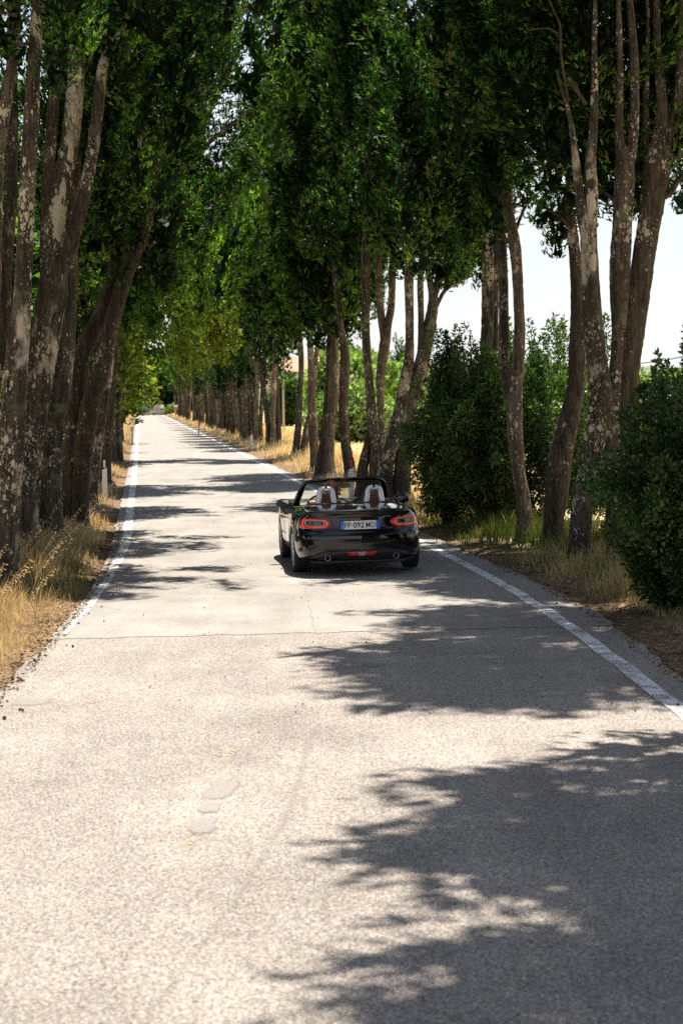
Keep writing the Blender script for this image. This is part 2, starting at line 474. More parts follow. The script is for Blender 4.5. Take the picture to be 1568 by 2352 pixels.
# ground: dirt and leaf litter by the road, straw further out
def ground_mat():
    m, n, l, b = mat_new('dry_ground')
    tc = n.new('ShaderNodeTexCoord'); co = tc.outputs['Object']
    at = n.new('ShaderNodeAttribute'); at.attribute_name = 'field'
    f1 = noise_n(n, l, co, 14, 7, .75); f2 = noise_n(n, l, co, 1.4, 6, .65); f3 = noise_n(n, l, co, .12, 4)
    dirt = ramp(n, [(.3, (.05, .033, .020)), (.48, (.14, .10, .065)), (.68, (.34, .26, .18))]); l.new(f1, dirt.inputs['Fac'])
    d2 = ramp(n, [(.35, (.55, .5, .45)), (.65, (1.25, 1.2, 1.1))]); l.new(f2, d2.inputs['Fac'])
    dirtc = mix_n(n, l, 1.0, dirt.outputs['Color'], d2.outputs['Color'], 'MULTIPLY')
    fl = ramp(n, [(.3, (.34, .27, .14)), (.52, (.50, .40, .24)), (.7, (.60, .50, .32))]); l.new(noise_n(n, l, co, 5, 6, .7), fl.inputs['Fac'])
    gr = ramp(n, [(.45, (0, 0, 0)), (.62, (1, 1, 1))]); l.new(f3, gr.inputs['Fac'])
    flc = mix_n(n, l, math_n(n, l, 'MULTIPLY', gr.outputs['Color'], .4), fl.outputs['Color'], (.24, .27, .10))
    l.new(mix_n(n, l, at.outputs['Fac'], dirtc, flc), b.inputs['Base Color'])
    b.inputs['Roughness'].default_value = .95; b.inputs['Specular IOR Level'].default_value = .1
    bu = n.new('ShaderNodeBump'); bu.inputs['Strength'].default_value = .9; bu.inputs['Distance'].default_value = .03
    l.new(f1, bu.inputs['Height']); l.new(bu.outputs[0], b.inputs['Normal'])
    return m

def ground_z(x, y):
    x, y = np.asarray(x, float), np.asarray(y, float)
    d = np.maximum(x - ER(y), EL(y) - x)
    k = np.clip((d + .02) / .5, 0, 1)
    z = -.03 + k * (.05 + .035 * hsh(x * .9, y * .9, 3)) + np.clip((d - 6) / 60, 0, 1) * .5 * hsh(x * .03, y * .02, 1)
    k2 = np.clip((y - 100) / 250, 0, 1) * np.clip((d - 5) / 20, 0, 1)
    return z + drop(y) * np.clip(1 - (d - 20) / 60, 0, 1) - .3 * k2

gy = np.concatenate([ys_list(-60, 430, .35, .012), [480, 560, 700, 900, 1300, 2000, 3500]])
offs = np.array([0, .12, .25, .4, .6, .8, 1.05, 1.35, 1.7, 2.1, 2.6, 3.2, 4, 5, 6.5, 8.5, 11, 15, 20, 27, 36, 50, 75, 120, 200, 400, 900, 2500])
er, el = ER(gy), EL(gy)
GX = np.hstack([el[:, None] - offs[::-1][None], (el[:, None] + er[:, None]) / 2, er[:, None] + offs[None]])
GY = np.broadcast_to(gy[:, None], GX.shape)
GZ = ground_z(GX, GY)
gme = mesh_np('ground', np.stack([GX, GY, GZ], -1).reshape(-1, 3), grid_faces(*GX.shape))
ga = gme.attributes.new('field', 'FLOAT', 'POINT')
dd = np.maximum(GX - er[:, None], el[:, None] - GX)
ga.data.foreach_set('value', np.clip((dd - .55 - .25 * hsh(GX, GY, 5)) / 1.2, 0, 1).astype(np.float32).ravel())
ground = tag(link('ground', gme, ground_mat(), None, True), kind='structure')

ry = ys_list(-60, 425, .25, .01)
rj = lambda a, s: a + .035 * np.sin(ry * 5.1 + s) * np.cos(ry * 2.3 + s) + .02 * np.sin(ry * 13 + s)
road = strip('road', ry, rj(EL(ry), 1), rj(ER(ry), 4), 0.0, OLD, 9)
# resurfaced stretch beyond the cross seam: a thin new layer with a slightly uneven near edge
def seam_y(x):
    return 17.25 + .10 * x + .03 * np.sin(x * 9) + .015 * np.sin(x * 31) + (.0 if np.isscalar(x) else 0)
ny = ys_list(0, 410, .3, .01)
u = np.linspace(0, 1, 41)[None]
xl, xr = EL(17.3 + ny) - .0, ER(17.3 + ny) - .06
X = xl[:, None] * (1 - u) + xr[:, None] * u
Y = 17.3 + ny[:, None] + (seam_y(X) - 17.3) * np.exp(-ny[:, None] / 3)
o = link('resurfaced_road', mesh_np('resurfaced_road', np.stack([X, Y, .004 + drop(Y)], -1).reshape(-1, 3), grid_faces(*X.shape)), NEW)
tag(o, kind='structure')

ly = ys_list(7.0, 425, .3, .01)
wv = .008 * np.sin(ly * 3.1) + .006 * np.sin(ly * 8.7)
strip('right_edge_line', ly, RL(ly) - .075 + wv, RL(ly) + .075 + wv, .009, PAINT, 3)
l2 = ys_list(17.3, 425, .3, .01); wv2 = .01 * np.sin(l2 * 2.3)
hw = np.interp(l2, [17.3, 19, 26, 36, 425], [.02, .04, .07, .08, .085])
strip('left_edge_line', l2, LL(l2) - hw + wv2, LL(l2) + hw + wv2, .009, PAINT_FAR, 3)
l3 = np.linspace(295, 345, 20); c3 = (LL(l3) + RL(l3)) / 2
strip('centre_line', l3, c3 - .08, c3 + .08, .009, PAINT_FAR, 2)

def blob(name, cx, cy, rx, ry_, mat, seed, z=.005, rot=0, n=60, sq=3.4):
    r = np.random.default_rng(seed)
    th = np.linspace(0, 2 * math.pi, n, endpoint=False)
    k = 1 + sum(r.uniform(-.05, .05) * np.sin(j * th + r.uniform(0, 6)) for j in (2, 3, 4, 5, 7))
    c, s = np.cos(th), np.sin(th)
    rad = (np.abs(c) ** sq + np.abs(s) ** sq) ** (-1 / sq) * k
    x, y = rx * rad * c, ry_ * rad * s
    x, y = x * math.cos(rot) - y * math.sin(rot), x * math.sin(rot) + y * math.cos(rot)
    v = np.vstack([np.stack([cx + x, cy + y, np.full(n, z)], -1), [cx, cy, z]])
    f = [(i, (i + 1) % n, n) for i in range(n)]
    me = mesh_np(name, v, np.array(f))
    me.attributes.new('core', 'FLOAT', 'POINT').data.foreach_set('value', np.r_[np.zeros(n), 1].astype(np.float32))
    return tag(link(name, me, mat), kind='structure')
for i, (px, py, rx, ry_, m_, rot) in enumerate([(508, 1815, .10, .30, FILL, -.1), (482, 1856, .07, .16, FILL, 0), (465, 1897, .085, .23, FILL, .05), (72, 1612, .17, .21, FILL, 0),
        (860, 1527, .11, .16, FILL, 0), (886, 1579, .055, .13, FILL, 0), (420, 1945, .03, .19, OCHRE, -.25), (536, 1725, .03, .36, OCHRE, -.12),
        (862, 1480, .02, .35, OCHRE, 0), (888, 1552, .03, .16, OCHRE, 0), (180, 1560, .05, .5, OCHRE, -.2), (250, 1040 + 560, .06, .3, OCHRE, -.3)]):
    g = G(px, py); blob('road_repair' if m_ is FILL else 'old_paint_mark', g.x, g.y, rx, ry_, m_, 30 + i, .004 + .001 * (i % 3), rot)
# long tarred joint wandering towards the camera, and the joint in the new layer
jp = [G(*q) for q in [(735, 1660), (716, 1690), (690, 1780), (655, 1880), (600, 1975), (530, 2080), (440, 2200), (350, 2320), (300, 2400)]]
JOINT = asphalt_mat('joint_filler', (.30, .28, .255), .3, .6, 1.3, .75)
c = catmull([(p.x, p.y) for p in jp], 8)
w_ = np.interp(np.arange(len(c)), [0, 6, 20, len(c)], [.02, .06, .04, .03])
c[:, 0] += .003 * np.sin(np.arange(len(c)) * 1.3) + .003 * np.sin(np.arange(len(c)) * 2.9)
v = np.stack([np.stack([c[:, 0] + k * w_, c[:, 1], np.full(len(c), .0045)], -1) for k in (-1, 0, 1)], 1).reshape(-1, 3)
me = mesh_np('road_joint', v, grid_faces(len(c), 3))
me.attributes.new('core', 'FLOAT', 'POINT').data.foreach_set('value', np.tile([0, 1, 0], len(c)).astype(np.float32))
tag(link('road_joint', me, JOINT), kind='structure')
jp = [G(*q) for q in [(722, 1450), (712, 1400), (702, 1360), (694, 1330), (640, 1240), (600, 1180), (560, 1130), (500, 1080)]]
DARKJ = simple('tar_crack', (.225, .215, .20), .9)
c = catmull([(p.x, p.y) for p in jp], 8)
c[:, 0] += .02 * np.sin(np.arange(len(c)) * 1.9)
v = np.stack([np.stack([c[:, 0] - .0025, c[:, 1], np.full(len(c), .0085)], -1), np.stack([c[:, 0] + .0025, c[:, 1], np.full(len(c), .0085)], -1)], 1).reshape(-1, 3)
tag(link('road_crack', mesh_np('road_crack', v, grid_faces(len(c), 2)), DARKJ), kind='structure')

# far hills
def hill(name, cx, cy, rx, ry_, h, seed):
    r = np.random.default_rng(seed)
    n = 60; a = np.linspace(-1, 1, n)
    X, Y = np.meshgrid(a, a)
    k = np.clip(1 - X ** 2 - Y ** 2, 0, 1)
    Z = h * k * (1 + .18 * np.sin(X * 9 + seed) * np.cos(Y * 7)) + .03 * h * r.standard_normal(X.shape) * (k > 0) - 1
    m = simple('hill_woodland', (.10, .13, .07), .95, noise=.5, nscale=.08)
    return tag(link(name, mesh_np(name, np.stack([cx + X * rx, cy + Y * ry_, Z], -1).reshape(-1, 3), grid_faces(n, n)), m, None, True), kind='structure')
hill('hills', 60, 1500, 520, 300, 30, 1)
hill('hills', 480, 1700, 600, 350, 24, 2)
hill('hills', -500, 1600, 500, 300, 55, 3)
# ------------------------------------------------------------------ vegetation
def unit(v): return v / (np.linalg.norm(v, axis=-1, keepdims=True) + 1e-9)

def leaves_mesh(name, p, d, size, tint, rng, width=.2, lobes=1, droop=0.0):
    """pointed leaf or spray at every p pointing along d"""
    V, T = [], []
    wd = unit(np.cross(d, rng.standard_normal(p.shape)))
    for k in range(lobes):
        a = (0, .62, -.62, 1.1, -1.1)[k]
        dd = unit(d * math.cos(a) + wd * math.sin(a))
        ww = unit(np.cross(np.cross(d, wd), dd))
        nn = np.cross(dd, ww)
        s = size * (1 if k == 0 else .72) * rng.uniform(.75, 1.25, (len(p), 1))
        w = s * width
        V.append(np.stack([p, p + dd * s * .45 + ww * w + nn * w * .35, p + dd * s, p + dd * s * .45 - ww * w + nn * w * .35], 1))
        T.append(tint)
    V = np.concatenate(V).reshape(-1, 3)
    return mesh_np(name, V, np.arange(len(V)).reshape(-1, 4), np.concatenate(T))

def needles_mesh(name, p, d, size, tint, rng, width=.13, lobes=3, inn=None, base=0):
    """feathery sprays: narrow triangles fanned at every p"""
    V, T = [], []
    wd = unit(np.cross(d, rng.standard_normal(p.shape)))
    for k in range(lobes):
        a = (0, .5, -.5, .95, -.95)[k]
        dd = unit(d * math.cos(a) + wd * math.sin(a) + .12 * rng.standard_normal(p.shape))
        ww = unit(np.cross(np.cross(d, wd), dd) + .35 * rng.standard_normal(p.shape))
        s = size * (1 if k == 0 else .75) * rng.uniform(.65, 1.35, (len(p), 1))
        w = s * width
        q = p + d * size * (.25 * (k > 0))
        V.append(np.stack([q - ww * w, q + ww * w, q + dd * s], 1)); T.append(tint + .04 * (k > 0))
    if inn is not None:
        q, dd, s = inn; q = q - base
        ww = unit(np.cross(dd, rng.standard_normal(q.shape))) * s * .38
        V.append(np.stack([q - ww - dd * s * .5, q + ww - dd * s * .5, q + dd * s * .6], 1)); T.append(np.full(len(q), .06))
    V = np.concatenate(V).reshape(-1, 3)
    return mesh_np(name, V, np.arange(len(V)).reshape(-1, 3), np.concatenate(T))

def crown_arrays(rng, axis, z0, z1, r, n, boughs=90, bl=.8, br=.36, keep=None, up=.8, low=.55, flare=.8, inner=.15, hang=0.0):
    """boughs of a cypress around a (possibly leaning) axis: axis maps heights to (x, y)"""
    az, ax_, ay_ = (np.array(q, float) for q in zip(*axis))
    t = rng.uniform(0, 1, boughs * 3) ** .9
    z = z0 + (z1 - z0) * t
    env = r * np.minimum(low + (1 - low) * np.clip(t / .22, 0, 1), np.clip((1 - t) / .55, 0, 1) ** flare + .05)
    a = rng.uniform(0, 2 * math.pi, len(z))
    ang_mod = 1 + .16 * np.sin(3 * a + z * .9 + rng.uniform(0, 6)) + .10 * np.sin(5 * a - z * 1.7)
    q = rng.uniform(.12, 1, len(z)) ** .55
    rad = env * q * ang_mod
    c = np.stack([np.interp(z, az, ax_) + rad * np.cos(a), np.interp(z, az, ay_) + rad * np.sin(a), z + .25 * rng.standard_normal(len(z)) * (t > .05)], -1)
    if keep is not None:
        k = keep(c); c, a, q = c[k], a[k], q[k]
    c, a, q = c[:boughs], a[:boughs], q[:boughs]
    B = len(c)
    out = np.stack([np.cos(a), np.sin(a), np.zeros(B)], -1)
    bd = unit(out * rng.uniform(.1, .6, (B, 1)) + np.array([0, 0, 1.]) * rng.uniform(.6, 1.1, (B, 1)) * (1 - hang) + .25 * rng.standard_normal((B, 3)))
    L = bl * rng.uniform(.6, 1.5, B); R = br * rng.uniform(.5, 1.15, B)
    m = n // B
    s = rng.uniform(-1, 1, (B, m))
    ra = unit(rng.standard_normal((B, m, 3)))
    ra = unit(ra - (ra * bd[:, None]).sum(-1, keepdims=True) * bd[:, None])
    lump = 1 + .3 * np.sin(s * 7 + a[:, None] * 5)[..., None]
    rr = (R[:, None] * np.sqrt(np.clip(1 - s ** 2, .02, 1)) * rng.uniform(.2, 1, (B, m)) ** .33)[..., None] * lump
    p = c[:, None] + bd[:, None] * (s * L[:, None])[..., None] + ra * rr
    d = unit(bd[:, None] * (up + .3) + ra * .75 + .38 * rng.standard_normal(p.shape))
    tb = rng.uniform(-.22, .26, B)  # some boughs coloured brighter to imitate lit clumps
    tint = np.clip(.46 + tb[:, None] + .16 * rng.standard_normal((B, m)) + .10 * (q[:, None] - .5), 0, .94)  # outer boughs coloured lighter, standing in for sun on the crown rim
    tint = np.where(rng.uniform(0, 1, tint.shape) < .005, 1.0, tint)
    # big inner leaves that close each bough, coloured dark to imitate inner shade
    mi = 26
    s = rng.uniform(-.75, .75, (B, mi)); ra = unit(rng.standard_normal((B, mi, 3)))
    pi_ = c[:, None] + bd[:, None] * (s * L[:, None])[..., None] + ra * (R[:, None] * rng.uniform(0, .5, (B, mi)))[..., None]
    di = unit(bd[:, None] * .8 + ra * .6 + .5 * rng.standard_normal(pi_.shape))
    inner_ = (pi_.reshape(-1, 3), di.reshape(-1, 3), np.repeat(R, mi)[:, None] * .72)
    return p.reshape(-1, 3), d.reshape(-1, 3), tint.reshape(-1), c, inner_

def crown(name, parent, rng, axis, z0, z1, r, n, size=.1, mat=None, lobes=1, width=.2, **kw):
    base = np.array(parent.location) if parent is not None else np.zeros(3)
    n = int(n * .60); size *= .86 if mat in (None, GREEN_LIT) else 1.05
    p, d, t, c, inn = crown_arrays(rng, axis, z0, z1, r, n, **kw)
    if mat is None or mat is GREEN_LIT:
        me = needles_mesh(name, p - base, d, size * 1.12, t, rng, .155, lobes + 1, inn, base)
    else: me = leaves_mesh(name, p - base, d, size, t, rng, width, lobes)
    return link(name, me, mat or GREEN, parent), c

def stem(parent, rng, px, Y, mat, dy=0.0, top=None, seg=18, flute=.13, root=False, lean=0.0, n=9, name='trunk', pale=()):
    """px: rows (x, y, width) of the 1568-wide frame from the foot up"""
    base = np.array(parent.location)
    pts, rad = [], []
    for k, (x, y, w) in enumerate(px):
        q = P(x, y, Y + dy + lean * k / len(px))
        pts.append(np.array(q)); rad.append(w / 2 * q.y / FPX)
    if root:
        b = pts[0].copy(); b[2] = -.12 + float(drop(b[1]))
        pts.insert(0, b); rad.insert(0, rad[0] * 1.1)
    if top is not None and top > pts[-1][2]:
        dr = pts[-1] - pts[-2]; dr = dr / max(dr[2], .05)
        k = top - pts[-1][2]
        e = pts[-1] + np.array([dr[0] * .5, dr[1] * .5, 1]) * k
        pts.append((pts[-1] + e) / 2 + np.array([dr[0] * .1 * k, 0, 0])); rad.append(rad[-1] * .7)
        pts.append(e); rad.append(rad[-1] * .35)
    q = catmull(np.hstack([np.array(pts), np.array(rad)[:, None]]), n)
    q[:, :2] += .02 * np.sin(q[:, 2:3] * np.array([1.7, 1.3]) + rng.uniform(0, 6, 2))
    if root: q[:, 3] *= 1 + .5 * np.exp(-np.maximum(q[:, 2] - float(drop(q[0, 1])), 0) / .16)
    v, f = tube_arrays(q[:, :3] - base, np.maximum(q[:, 3], .004), seg, flute * (1.3 if root else 1), rng)
    me = faces_mesh(name, v, f)
    if pale:
        X, Y_ = proj(v + base); pv = np.zeros(len(v))
        for (cx, cy, ax, ay) in pale:
            pv = np.maximum(pv, 1.0 - np.sqrt(((X - cx) / ax) ** 2 + ((Y_ - cy) / ay) ** 2) * .6)
        me.attributes.new('pale', 'FLOAT', 'POINT').data.foreach_set('value', np.clip(pv, 0, 1).astype(np.float32))
    return link(name, me, mat, parent, True)

def twigs(parent, rng, c, axis, mat, k=14, r=.014, name='branch'):
    """limbs joined into one part, from the stem out to some boughs"""
    base = np.array(parent.location)
    az, ax_, ay_ = (np.array(q, float) for q in zip(*axis))
    V, F, off = [], [], 0
    for i in rng.choice(len(c), min(k, len(c)), False):
        e = c[i]; zs = e[2] - rng.uniform(.2, .6)
        s = np.array([np.interp(zs, az, ax_), np.interp(zs, az, ay_), zs])
        mid = (s + e) / 2 + rng.uniform(-.15, .15, 3)
        v, f = tube_arrays(catmull([s, mid, e], 4) - base, np.linspace(r * 1.6, r * .4, 9), 5, 0, None, False)
        V.append(v); F.append(f + off); off += len(v)
    return tag(link('twigs', mesh_np('twigs', np.vstack(V), np.vstack(F)), mat, parent, True), kind='stuff')

LG = 'cypresses along the left side of the road'
RG = 'cypresses along the right side of the road'

def tree(name, x, y, label, group=None, cat='tree', z=0.0):
    return empty(name, (x, y, z + float(drop(y))), 0, label, cat, group)

def px_of(c): return proj(c)

def hole(x, y):
    return (((x > 445) & (x < 640) & (y > 20) & (y < 440)) & (rng.uniform(0, 1, len(x)) < .9)) | ((x > 868) & (x < 1015) & (y < 90) & (y > -500))
# ---- left row, near trees -------------------------------------------------
rng = np.random.default_rng(11)
tA = tree('cypress', -3.95, 20.7, 'nearest cypress on the left, two lichen-spotted stems cut by the left edge of the picture', LG)
stem(tA, rng, [(6, 1378, 66), (14, 1230, 62), (22, 1100, 62), (32, 950, 62), (40, 820, 54), (47, 700, 42), (50, 600, 36), (57, 467, 34), (72, 300, 34), (80, 183, 30), (86, 60, 26)], 20.7, BARK_A, top=10.5, seg=28, root=True)
stem(tA, rng, [(-30, 1300, 40), (-28, 900, 40), (-10, 500, 30), (3, 333, 28), (25, 180, 24), (34, 60, 20)], 20.9, BARK_C, top=10, seg=22, root=True)
axA = [(5, -3.9, 20.6), (7, -3.5, 20.3), (13.5, -3.4, 20.3)]
_, cA = crown('crown', tA, rng, axA, 5.9, 13.0, 1.35, 44000, .085, lobes=2, boughs=80, bl=.6, br=.34,
              keep=lambda c: (px_of(c)[0] < 215) & (px_of(c)[1] < 95 + .2 * (110 - np.abs(px_of(c)[0] - 90))))
twigs(tA, rng, cA, axA, BARK_B)

tB = tree('cypress', -4.35, 24.6, 'big forked cypress on the left with a large bare cream patch of bark', LG)
stem(tB, rng, [(56, 1320, 52), (63, 1200, 50), (70, 1100, 50), (80, 980, 50), (90, 874, 54), (100, 770, 64), (118, 667, 66), (124, 600, 52), (130, 500, 46), (150, 400, 42), (163, 300, 40), (170, 200, 38), (173, 117, 36), (180, 0, 32)], 24.6, BARK_A, top=11, seg=32, root=True, pale=[(135, 500, 20, 75), (146, 430, 9, 30), (163, 350, 8, 30), (166, 250, 6, 20)])
stem(tB, rng, [(98, 760, 30), (128, 660, 34), (160, 560, 34), (180, 500, 30), (200, 400, 29), (217, 300, 28), (230, 200, 26), (242, 140, 22), (262, 98, 15), (288, 58, 10), (312, 0, 7)], 24.6, BARK_A, dy=-.12, seg=22, top=9.5)
stem(tB, rng, [(106, 760, 26), (103, 640, 27), (105, 567, 27), (113, 367, 27), (125, 167, 26), (135, 40, 24)], 24.6, BARK_B, dy=.35, seg=18, top=10.5)
stem(tB, rng, [(22, 1290, 34), (20, 1000, 34), (14, 700, 30), (24, 400, 27), (30, 150, 24)], 24.6, BARK_B, dy=.9, seg=16, top=10.5, root=True)
axB = [(5, -3.6, 25.4), (8, -2.6, 25.7), (14.5, -2.3, 25.7)]
def keepB(c):
    x, y = px_of(c)
    return ~((x < 250) & (c[:, 1] < 25.3) & (y > 60)) & (y < 330 + .55 * (x - 180)) & ~hole(x, y)
_, cB = crown('crown', tB, rng, axB, 5.2, 14.5, 1.95, 60000, .09, lobes=2, boughs=150, bl=.65, br=.36, keep=keepB)
twigs(tB, rng, cB, axB, BARK_B, 22)

tC = tree('cypress', -4.7, 28.4, 'dark cypress trunk furred with grey-green lichen behind the forked one', LG)
stem(tC, rng, [(110, 1250, 62), (113, 1186, 56), (119, 1047, 50), (131, 943, 46), (144, 839, 44), (152, 735, 40), (160, 667, 34), (166, 580, 30), (170, 460, 28)], 28.4, BARK_C, top=10, seg=26, root=True)
axC = [(5, -4.2, 28.6), (14, -3.4, 28.6)]
_, cC = crown('crown', tC, rng, axC, 5.4, 14, 1.6, 22000, .12, lobes=2, boughs=90, bl=.7, br=.38)

tD = tree('cypress', -4.75, 31.2, 'cypress on the left with two smooth brown stems leaning far over the road', LG)
stem(tD, rng, [(166, 1235, 66), (170, 1180, 62), (175, 1082, 64), (172, 1000, 46), (170, 943, 38), (184, 839, 44), (206, 770, 40), (228, 735, 36), (262, 640, 32), (284, 500, 32), (303, 380, 33), (318, 290, 31), (328, 227, 28), (338, 120, 22)], 31.2, BARK_B, top=10.5, seg=26, root=True)
stem(tD, rng, [(182, 1200, 40), (190, 1082, 42), (205, 943, 44), (232, 839, 42), (258, 735, 33), (288, 640, 32), (318, 570, 30), (342, 490, 24), (356, 400, 18)], 31.2, BARK_B, dy=-.2, top=9, seg=24, root=True)
axD = [(4, -3.6, 31.5), (7, -2.9, 31.6), (15, -2.4, 31.6)]
def keepD(c):
    x, y = px_of(c)
    return ~((x < 270) & (y > 540)) & ~((x < 240) & (c[:, 1] < 31.2)) & ~hole(x, y)
_, cD = crown('crown', tD, rng, axD, 4.7, 15, 2.0, 70000, .10, lobes=2, boughs=170, bl=.7, br=.38, keep=keepD)
twigs(tD, rng, cD, axD, BARK_B, 26, .03)

tE = tree('cypress', -5.6, 39.0, 'slim cypress on the left between the leaning trunks and the white post', LG)
stem(tE, rng, [(207, 1175, 25), (216, 1110, 21), (226, 1030, 19), (236, 943, 17), (250, 839, 15), (259, 735, 14), (262, 650, 12)], 39.0, BARK_A, top=12, seg=14, root=True)
axE = [(4, -4.6, 39.5), (15, -3.6, 39.5)]
_, cE = crown('crown', tE, rng, axE, 5, 15, 2.1, 28000, .17, lobes=2, boughs=120, bl=.8, br=.42, keep=lambda c: ~hole(*px_of(c)))

# open, twiggy side of the slim cypress where the sky glitters through
_ax = [(5, -3.2, 39.4), (9, -2.9, 39.4), (13, -2.8, 39.4)]
p_, d_, t_a, cE2, _ = crown_arrays(rng, _ax, 6.0, 12.5, 1.5, 15000, boughs=90, bl=.6, br=.26, up=1.0)
link('open_foliage', needles_mesh('open_foliage', p_ - np.array(tE.location), d_, .10, t_a, rng, .2, 3), GREEN, tE)
twigs(tE, rng, cE2, [(4, -4.9, 39.2), (8, -4.2, 39.3), (12, -3.6, 39.4)], BARK_B, 60, .02)
stem(tE, rng, [(400, 470, 16), (452, 330, 13), (500, 210, 11), (548, 120, 8), (590, 50, 5)], 39.2, BARK_B, seg=8, name='branch', top=12)
stem(tE, rng, [(440, 360, 10), (510, 300, 9), (575, 250, 7), (620, 190, 4)], 39.2, BARK_B, seg=8, name='branch')

tF = tree('cypress', -6.55, 48.5, 'straight dark cypress right behind the nearest white delineator post', LG)
stem(tF, rng, [(237, 1118, 38), (243, 1060, 30), (252, 943, 22), (262, 839, 15), (269, 740, 13)], 48.5, BARK_B, top=13, seg=14, root=True)
axF = [(3, -5.2, 49), (8, -3.9, 49), (16, -3.4, 49)]
_, cF = crown('crown', tF, rng, axF, 4.6, 16.5, 2.3, 34000, .19, GREEN_LIT, lobes=2, boughs=150, bl=.9, br=.45, keep=lambda c: ~hole(*px_of(c)))
twigs(tF, rng, cF, axF, BARK_B, 20, .035)

# ---- right row, near trees --------------------------------------------------
rng = np.random.default_rng(23)
tR1 = tree('cypress', 3.3, 23.6, 'pale lichen-mottled forked cypress rising beside the right-hand bush', RG)
stem(tR1, rng, [(1334, 1318, 52), (1335, 1260, 46), (1337, 1193, 47), (1343, 1130, 46), (1352, 1068, 45), (1362, 1010, 50), (1372, 950, 54), (1372, 880, 52), (1366, 800, 46), (1362, 733, 44), (1358, 633, 40), (1354, 533, 37), (1356, 450, 32), (1353, 367, 25), (1358, 300, 20), (1361, 233, 18), (1364, 117, 13), (1368, 40, 10)], 23.6, BARK_A, top=9, seg=30, root=True, pale=[(1357, 470, 13, 45), (1352, 400, 7, 20), (1362, 600, 10, 28), (1358, 230, 6, 14)])
stem(tR1, rng, [(1345, 560, 22), (1334, 500, 24), (1328, 450, 21), (1319, 367, 18), (1311, 283, 12), (1301, 233, 10), (1290, 195, 8), (1281, 160, 7)], 23.6, BARK_A, dy=-.1, seg=14)
stem(tR1, rng, [(1346, 240, 9), (1331, 217, 9), (1316, 196, 8), (1303, 176, 7)], 23.6, BARK_B, dy=-.1, seg=10, name='branch')
stem(tR1, rng, [(1301, 233, 7), (1285, 130, 6), (1284, 60, 6), (1270, 22, 5), (1262, 0, 4)], 23.6, BARK_B, dy=-.1, seg=8, name='branch')
stem(tR1, rng, [(1284, 85, 4), (1262, 66, 4), (1235, 64, 3), (1210, 68, 3)], 23.6, BARK_B, dy=-.1, seg=8, name='branch')
axR1 = [(4.5, 4.0, 25.4), (8, 3.7, 25.6), (14.5, 3.5, 25.4)]
def keepR1(c):
    x, y = px_of(c)
    front = (c[:, 1] < 24.7) & (y > -120)
    gap = (x > 1170) & (x < 1300) & (y > 520) | (x > 1300) & (y > 400 - 60 * (x > 1460)) | (x < 1170) & (y > 420)
    return ~front & ~gap
_, cR1 = crown('crown', tR1, rng, axR1, 4.9, 13.0, 2.4, 90000, .10, lobes=2, boughs=250, low=.9, bl=.62, br=.36, keep=keepR1)
crown('crown', tR1, rng, [(7, 3.5, 22.4), (12.5, 3.0, 21.8)], 8.0, 12.5, 1.55, 22000, .13, lobes=2, boughs=70, bl=.7, br=.42, low=.9)  # extra crown above the frame, added to shade the road before the car
twigs(tR1, rng, cR1, axR1, BARK_B, 26, .02)

tR1b = tree('cypress', 3.2, 26.6, 'brown cypress trunk bending left at its foot, right of the thin pale one', RG)
stem(tR1b, rng, [(1268, 1262, 58), (1270, 1200, 46), (1277, 1152, 54), (1290, 1047, 53), (1303, 985, 50), (1314, 930, 42), (1321, 881, 38), (1323, 797, 37), (1325, 733, 34), (1325, 633, 30), (1318, 533, 25), (1309, 467, 18), (1306, 400, 12)], 26.6, BARK_B, top=8.5, seg=26, root=True)
stem(tR1b, rng, [(1312, 520, 11), (1296, 504, 8), (1278, 490, 6), (1255, 478, 4)], 26.6, BARK_B, seg=8, name='branch')
axb = [(4.3, 2.9, 27.0), (6, 2.95, 27.2), (11, 2.9, 27.2)]
_, cb = crown('crown', tR1b, rng, axb, 4.75, 11, .95, 16000, .09, lobes=2, boughs=60, bl=.5, br=.3, keep=lambda c: (c[:, 1] > 26.9) & ~((px_of(c)[0] > 1300) & (px_of(c)[1] > 400)))

tR1d = tree('cypress', 4.0, 24.9, 'thick dark cypress trunk at the far right, flaring upward from behind the right-hand bush', RG)
stem(tR1d, rng, [(1440, 1180, 72), (1440, 1000, 66), (1438, 922, 58), (1448, 818, 56), (1458, 733, 57), (1471, 633, 53), (1484, 533, 52), (1500, 433, 58), (1510, 367, 60), (1520, 310, 40), (1524, 250, 27), (1518, 170, 23), (1512, 100, 19), (1507, 10, 15)], 25.2, BARK_B, top=9.5, seg=32, root=True)
stem(tR1d, rng, [(1530, 370, 34), (1545, 290, 26), (1556, 220, 24), (1562, 100, 22), (1566, 0, 18)], 25.2, BARK_B, seg=18, top=9)
stem(tR1d, rng, [(1492, 380, 24), (1484, 300, 18), (1480, 220, 14), (1484, 120, 10)], 25.2, BARK_B, dy=.1, seg=14, top=8.5)
stem(tR1d, rng, [(1520, 378, 14), (1545, 364, 12), (1575, 356, 9)], 25.2, BARK_B, dy=-.1, seg=10, name='branch')
stem(tR1d, rng, [(1524, 450, 16), (1540, 438, 13), (1556, 412, 12), (1575, 396, 9), (1600, 390, 6)], 25.2, BARK_B, dy=-.1, seg=10, name='branch')
tR1c = tree('cypress', 3.75, 24.4, 'grey-green crusted cypress trunk squeezed between the forked one and the thick dark one', RG)
stem(tR1c, rng, [(1410, 1150, 40), (1408, 980, 36), (1408, 900, 34), (1412, 850, 26), (1416, 767, 28), (1418, 667, 40), (1421, 600, 44), (1430, 500, 42), (1436, 420, 44), (1437, 370, 40), (1424, 310, 20), (1421, 167, 15), (1418, 60, 12)], 24.4, BARK_C, top=9, seg=26, root=True)
